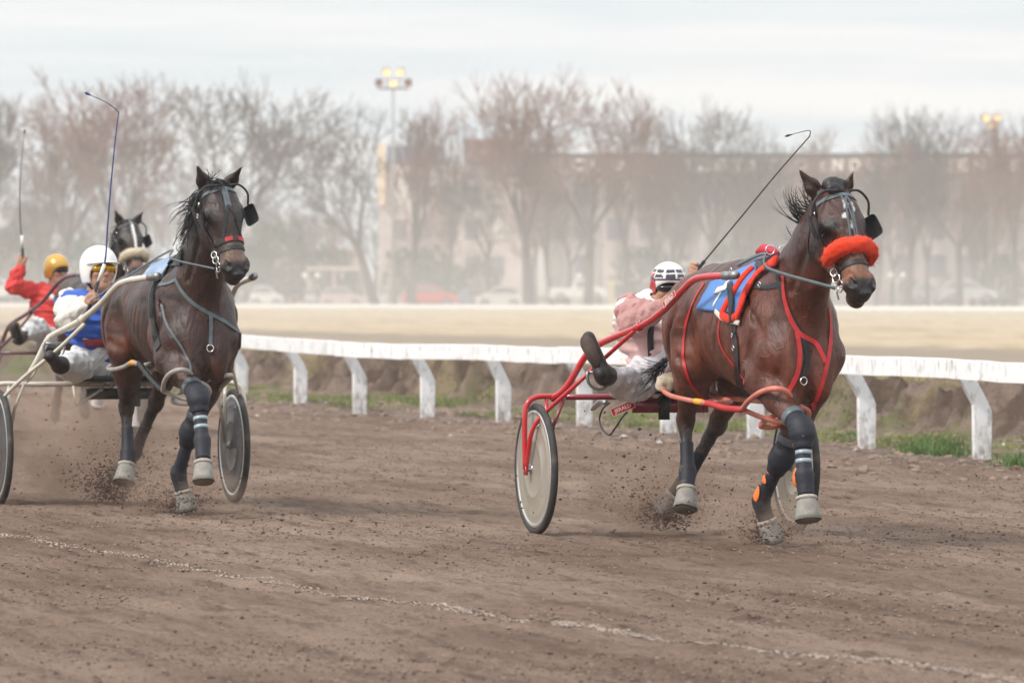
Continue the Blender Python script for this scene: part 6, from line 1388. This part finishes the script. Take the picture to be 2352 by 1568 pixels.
hobbles(F2, RIG2, R2, [(248, 846, -.235), (262, 848, -.255), (285, 842, -.265), (304, 832, -.26), (322, 838, -.25)], [(374, 898, -.20), (378, 875, -.23), (392, 857, -.24), (414, 849, -.21), (434, 854, -.14), (446, 872, -.07)], M_GREYR, M_BLACK, None)
saddle_top(F2, R2, 1.80, 1.55)
hair(R2, 'mane', F2.off, [(2.26+.30*t, -.03, 1.68+.25*t) for t in np.linspace(0, 1, 8)], [(-.50, -.62, .15)]*8, .26, .0042, 4, 420, .22, -1.6, wave=.5)
hair(R2, 'forelock', F2.off, [F2.H(-.02, x, .05) for x in (-.05, -.02, .0, .03, .05)], [F2.HR[0]*.6+F2.HR[2]*.4]*5, .13, .004, 9, 90, .45, -.4)
hair(R2, 'tail', F2.off, [(.60, y, 1.30-.02*i) for i, y in enumerate((-.02, .0, .02))], [(-.45, -.12, -.8)]*3, .62, .0045, 12, 80, .12, -1.0)
M_CREAM = mat('cream_enamel', (.66, .62, .53), .25, spec=.6, coat=.4, dirt=(.30, .24, .18), dscale=14, damt=.5); M_CREAM2 = mat('worn_cream_enamel', (.40, .35, .30), .35, dirt=(.16, .12, .1), dscale=9, damt=.7)
M_DISC2 = mat('dark_disc', (.050, .054, .060), .35, metal=.3, var=.15, vscale=2.5, dirt=(.2, .16, .13), dscale=4, damt=.5)
SH2 = [(62, 868, -.62), (84, 830, -.58), (108, 782, -.53), (124, 768, -.50), (182, 737, -.44), (228, 700, -.40), (268, 657, -.37), (292, 645, -.36), (312, 641, -.345), (346, 636, -.31)]
BR2 = [(194, 744, -.425), (130, 805, -.54), (60, 862, -.66), (15, 905, -.74), (-20, 950, -.80), (-34, 1020, -.812)]
SU2 = make_sulky(RIG2, SH2, BR2, M_CREAM, M_CREAM2, M_DISC2, M_CREAM2, 'cream-coloured two-wheeled sulky with dark disc wheels behind the dark brown horse', dict(foot=(.42, -.50, 1.04)))
SU2['group'] = G_S
b = MB(); rounded_box(b, (-.06, 0, .785), (.38, .52, .035), .017); b.build('seat', M_SEATV, SU2)
b = MB(); b.box((-.03, .02, .69), (.012, .42, .07)); b.build('seat_panel', M_SEATV, SU2)
b = MB(); b.box((.01, .10, .72), (.02, .09, .22)); b.build('seat_strap', M_NAVY, SU2)
b = MB(); b.tube([(0, -.28, .74), (.02, -.27, .62), (.02, -.10, .72)], .011, 8); b.build('seat_bracket', M_CREAM, SU2)
f2 = lambda x, y, f: tuple(RIG2.fwd(x, y, f))
J2 = dict(pelvis=(-.08, -.10, .90), chest=f2(205, 735, -.12), neck=f2(216, 680, -.08), head=f2(229, 624, -.04), shR=f2(160, 700, -.12), shL=f2(258, 712, -.16),
          elR=f2(158, 730, .12), elL=f2(275, 740, .05), haR=f2(203, 692, .30), haL=f2(252, 735, .30), hipR=(-.06, -.20, .86), hipL=(-.06, .02, .86), knR=f2(165, 838, .30), knL=(.32, .26, .93),
          anR=f2(140, 838, .50), anL=(.56, .38, .95), toeR=f2(118, 818, .68), toeL=(.64, .42, 1.10), gripR=(.05, .1, 1))
BLUE = cloth('blue_silk', (.020, .075, .40), rough=.55, col2=(.03, .13, .55), bump=.012, bscale=12); IVORY = cloth('ivory_silk', (.74, .70, .63), bump=.014, bscale=10)
D2, off2, A2 = make_driver(RIG2, J2, 'person', 'driver in blue vest and ivory sleeves with white helmet and amber goggles',
    dict(torso=BLUE, sleeve=IVORY, trousers=cloth('white_breeches', (.72, .73, .74), bump=.012, bscale=12), boot=M_BOOT, sole=M_SOLE, helmet=mat('white_helmet', (.80, .80, .79), .22, coat=.5), peak=mat('white_peak', (.74, .72, .66), .35), goggles=mat('amber_goggles', (.55, .30, .02), .10, metal=.6)), (.93, .16, .10), hs=1.03)
b = MB(); c = A2['pelvis']+np.array([.05, .03, .10]); b.tube(cr([c+[.02, -.15, 0], c+[.13, -.05, .01], c+[.14, .06, .0], c+[.05, .17, 0]], 5)-off2, .035, 10, sq=.8); b.build('waistband', cloth('wine_silk', (.22, .015, .03)), D2)
reins(RIG2, F2, 'narrow grey reins running from the blue driver to the dark brown horse', [A2['haR']+[.06, 0, 0], A2['haL']+[.06, 0, 0]],
      [np.array([1.78, -.085, 1.575]), np.array([1.78, .085, 1.575])], [F2.H(.475, -.085, -.085), F2.H(.475, .085, -.085)], M_GREYS, .012)
w0 = A2['haR']+unit(A2['haR']-A2['elR'])*.05
whip(RIG2, 'long blue driving whip standing upright in front of the white helmet', [w0, f2(240, 606, .36), f2(247, 520, .35), f2(257, 400, .33), f2(266, 310, .30), f2(272, 264, .28), f2(271, 256, .28), f2(245, 236, .28), f2(206, 218, .28)], .0062, mat('whip_blue', (.012, .030, .16), .4), M_BLACK, M_WHITE)
# ================================================================== third rig, far left
P3 = dict(P1, mat=P2['mat'], coat=((.045, .024, .018), (.014, .012, .012), (.16, .075, .045), (.03, .025, .022)), warm=(.10, .05, .032), marks=[(.15, 0, .16, .016)], dz=.03,
    neck=[(1.98, 0, 1.23, .24, .62), (2.18, .0, 1.43, .20, .60), (2.37, .0, 1.63, .165, .60), (2.50, .0, 1.80, .13, .66)],
    poll=(2.58, .0, 1.93), nose=(2.84, .03, 1.50), ears=((2.62, -.135, 2.06), (2.62, .135, 2.05)),
    RF=((2.06, -.165, .90), (2.26, -.12, .58), (2.02, -.13, .42), (1.96, -.13, .33)), LF=((2.06, .15, .90), (2.30, .10, .50), (2.35, .08, .24), (2.40, .08, .12)),
    RH=((1.02, -.17, .98), (.60, -.17, .55), (.50, -.19, .30), (.50, -.20, .20)), LH=((.98, .15, .98), (.62, .05, .62), (.66, .03, .34), (.70, .03, .23)))
F3 = make_horse(RIG3, P3, 'race_horse', 'dark race horse with cream sheepskin noseband and white blaze, behind the blue driver', G_H, .011)
R3 = F3.root; bridle(F3, R3, (.345, .044, M_WOOL, 1.9), 'white')
for kk, c in (('LF', 'white'), ('RF', 'white')):
    el, kn, fe, ho = [np.array(v) for v in P3[kk]]; b = MB(); sleeve_geo(b, [(*(np.array(p)-F3.off), r) for p, r in ((kn-(kn-el)*.12, .056), (kn, .062), (kn*.6+fe*.4, .047), (fe, .054), (ho, .055), (ho*1.2-fe*.2, .068))]); b.build('white_leg_boot', mat('white_boot', (.66, .62, .62), .6, dirt=(.3, .24, .2), dscale=9, damt=.5), R3)
hair(R3, 'mane', F3.off, [(2.26+.32*t, -.02, 1.66+.25*t) for t in np.linspace(0, 1, 8)], [(-.40, -.55, .1)]*8, .22, .006, 4, 120, .25, -1.2)
f3 = lambda x, y, f: tuple(RIG3.fwd(x, y, f)); s3 = lambda *a: RIG3.side(*a)
M_MAR = mat('dark_maroon_enamel', (.11, .03, .045), .35, coat=.3)
SH3 = [(-12, 815, -.62), (0, 795, -.58), (15, 760, -.53), (28, 742, -.50), (70, 715, -.44), (100, 690, -.40), (128, 655, -.37), (145, 640, -.36), (158, 634, -.345), (182, 630, -.31)]
BR3 = [(74, 718, -.425), (40, 760, -.54), (0, 800, -.66), (-25, 830, -.74), (-40, 860, -.80), (-48, 905, -.812)]
SU3 = make_sulky(RIG3, SH3, BR3, M_MAR, M_MAR, M_DISC2, M_MAR, 'dark maroon two-wheeled sulky at the left edge, carrying the red-shirted driver', dict(foot=(.42, -.50, 1.02))); SU3['group'] = G_S
b = MB(); rounded_box(b, (-.06, 0, .785), (.38, .46, .035), .017); b.build('seat', M_SEATV, SU3)
J3 = dict(pelvis=(-.08, -.05, .92), chest=f3(112, 700, -.12), neck=f3(122, 660, -.10), head=f3(131, 622, -.08), shR=f3(92, 672, -.12), shL=f3(165, 685, -.14),
          elR=f3(33, 658, -.05), elL=f3(185, 700, .1), haR=f3(49, 606, .0), haL=f3(195, 680, .35), hipR=(-.06, -.16, .88), hipL=(-.06, .08, .88), knR=f3(84, 752, .30), knL=(.32, .28, .93),
          anR=f3(48, 775, .50), anL=(.56, .40, .95), toeR=f3(38, 745, .62), toeL=(.64, .42, 1.10), gripR=(.1, .0, 1))
REDS = cloth('red_silk', (.62, .035, .045), col2=(.70, .06, .04))
D3, off3, A3 = make_driver(RIG3, J3, 'person', 'driver in red shirt and gold helmet raising his whip hand at the left edge',
    dict(torso=REDS, sleeve=REDS, trousers=MATS['white_breeches'], boot=M_BOOT, sole=M_SOLE, helmet=mat('gold_helmet', (.62, .36, .07), .2, metal=.5, coat=.4), goggles=MATS['black_goggles']), (.9, .38, -.05), h=.009)
b = MB(); b.tube(cr([A3['shR']*.4+A3['neck']*.6+[.02, -.04, .0], A3['chest']*.5+A3['neck']*.5+[.15, 0, -.02], A3['shL']*.4+A3['neck']*.6+[.02, .04, 0]], 6)-off3, .045, 10, sq=.6); b.build('white_scarf', MATS['white_breeches'], D3)
reins(RIG3, F3, 'reins of the furthest horse, half hidden behind the blue driver', [A3['haL']+[.06, -.05, 0], A3['haL']+[.06, 0, 0]],
      [np.array([1.78, -.085, 1.56]), np.array([1.78, .085, 1.56])], [F3.H(.475, -.085, -.085), F3.H(.475, .085, -.085)], M_BLACK, .012)
w0 = A3['haR']+unit(A3['haR']-A3['elR'])*.05
whip(RIG3, 'thin dark driving whip held up by the red-shirted driver', [w0, f3(51, 560, .02), f3(46, 500, .02), f3(47, 400, .02), f3(56, 306, .02)], .008, MATS['whip_black'], M_BLACK, M_WHITE)
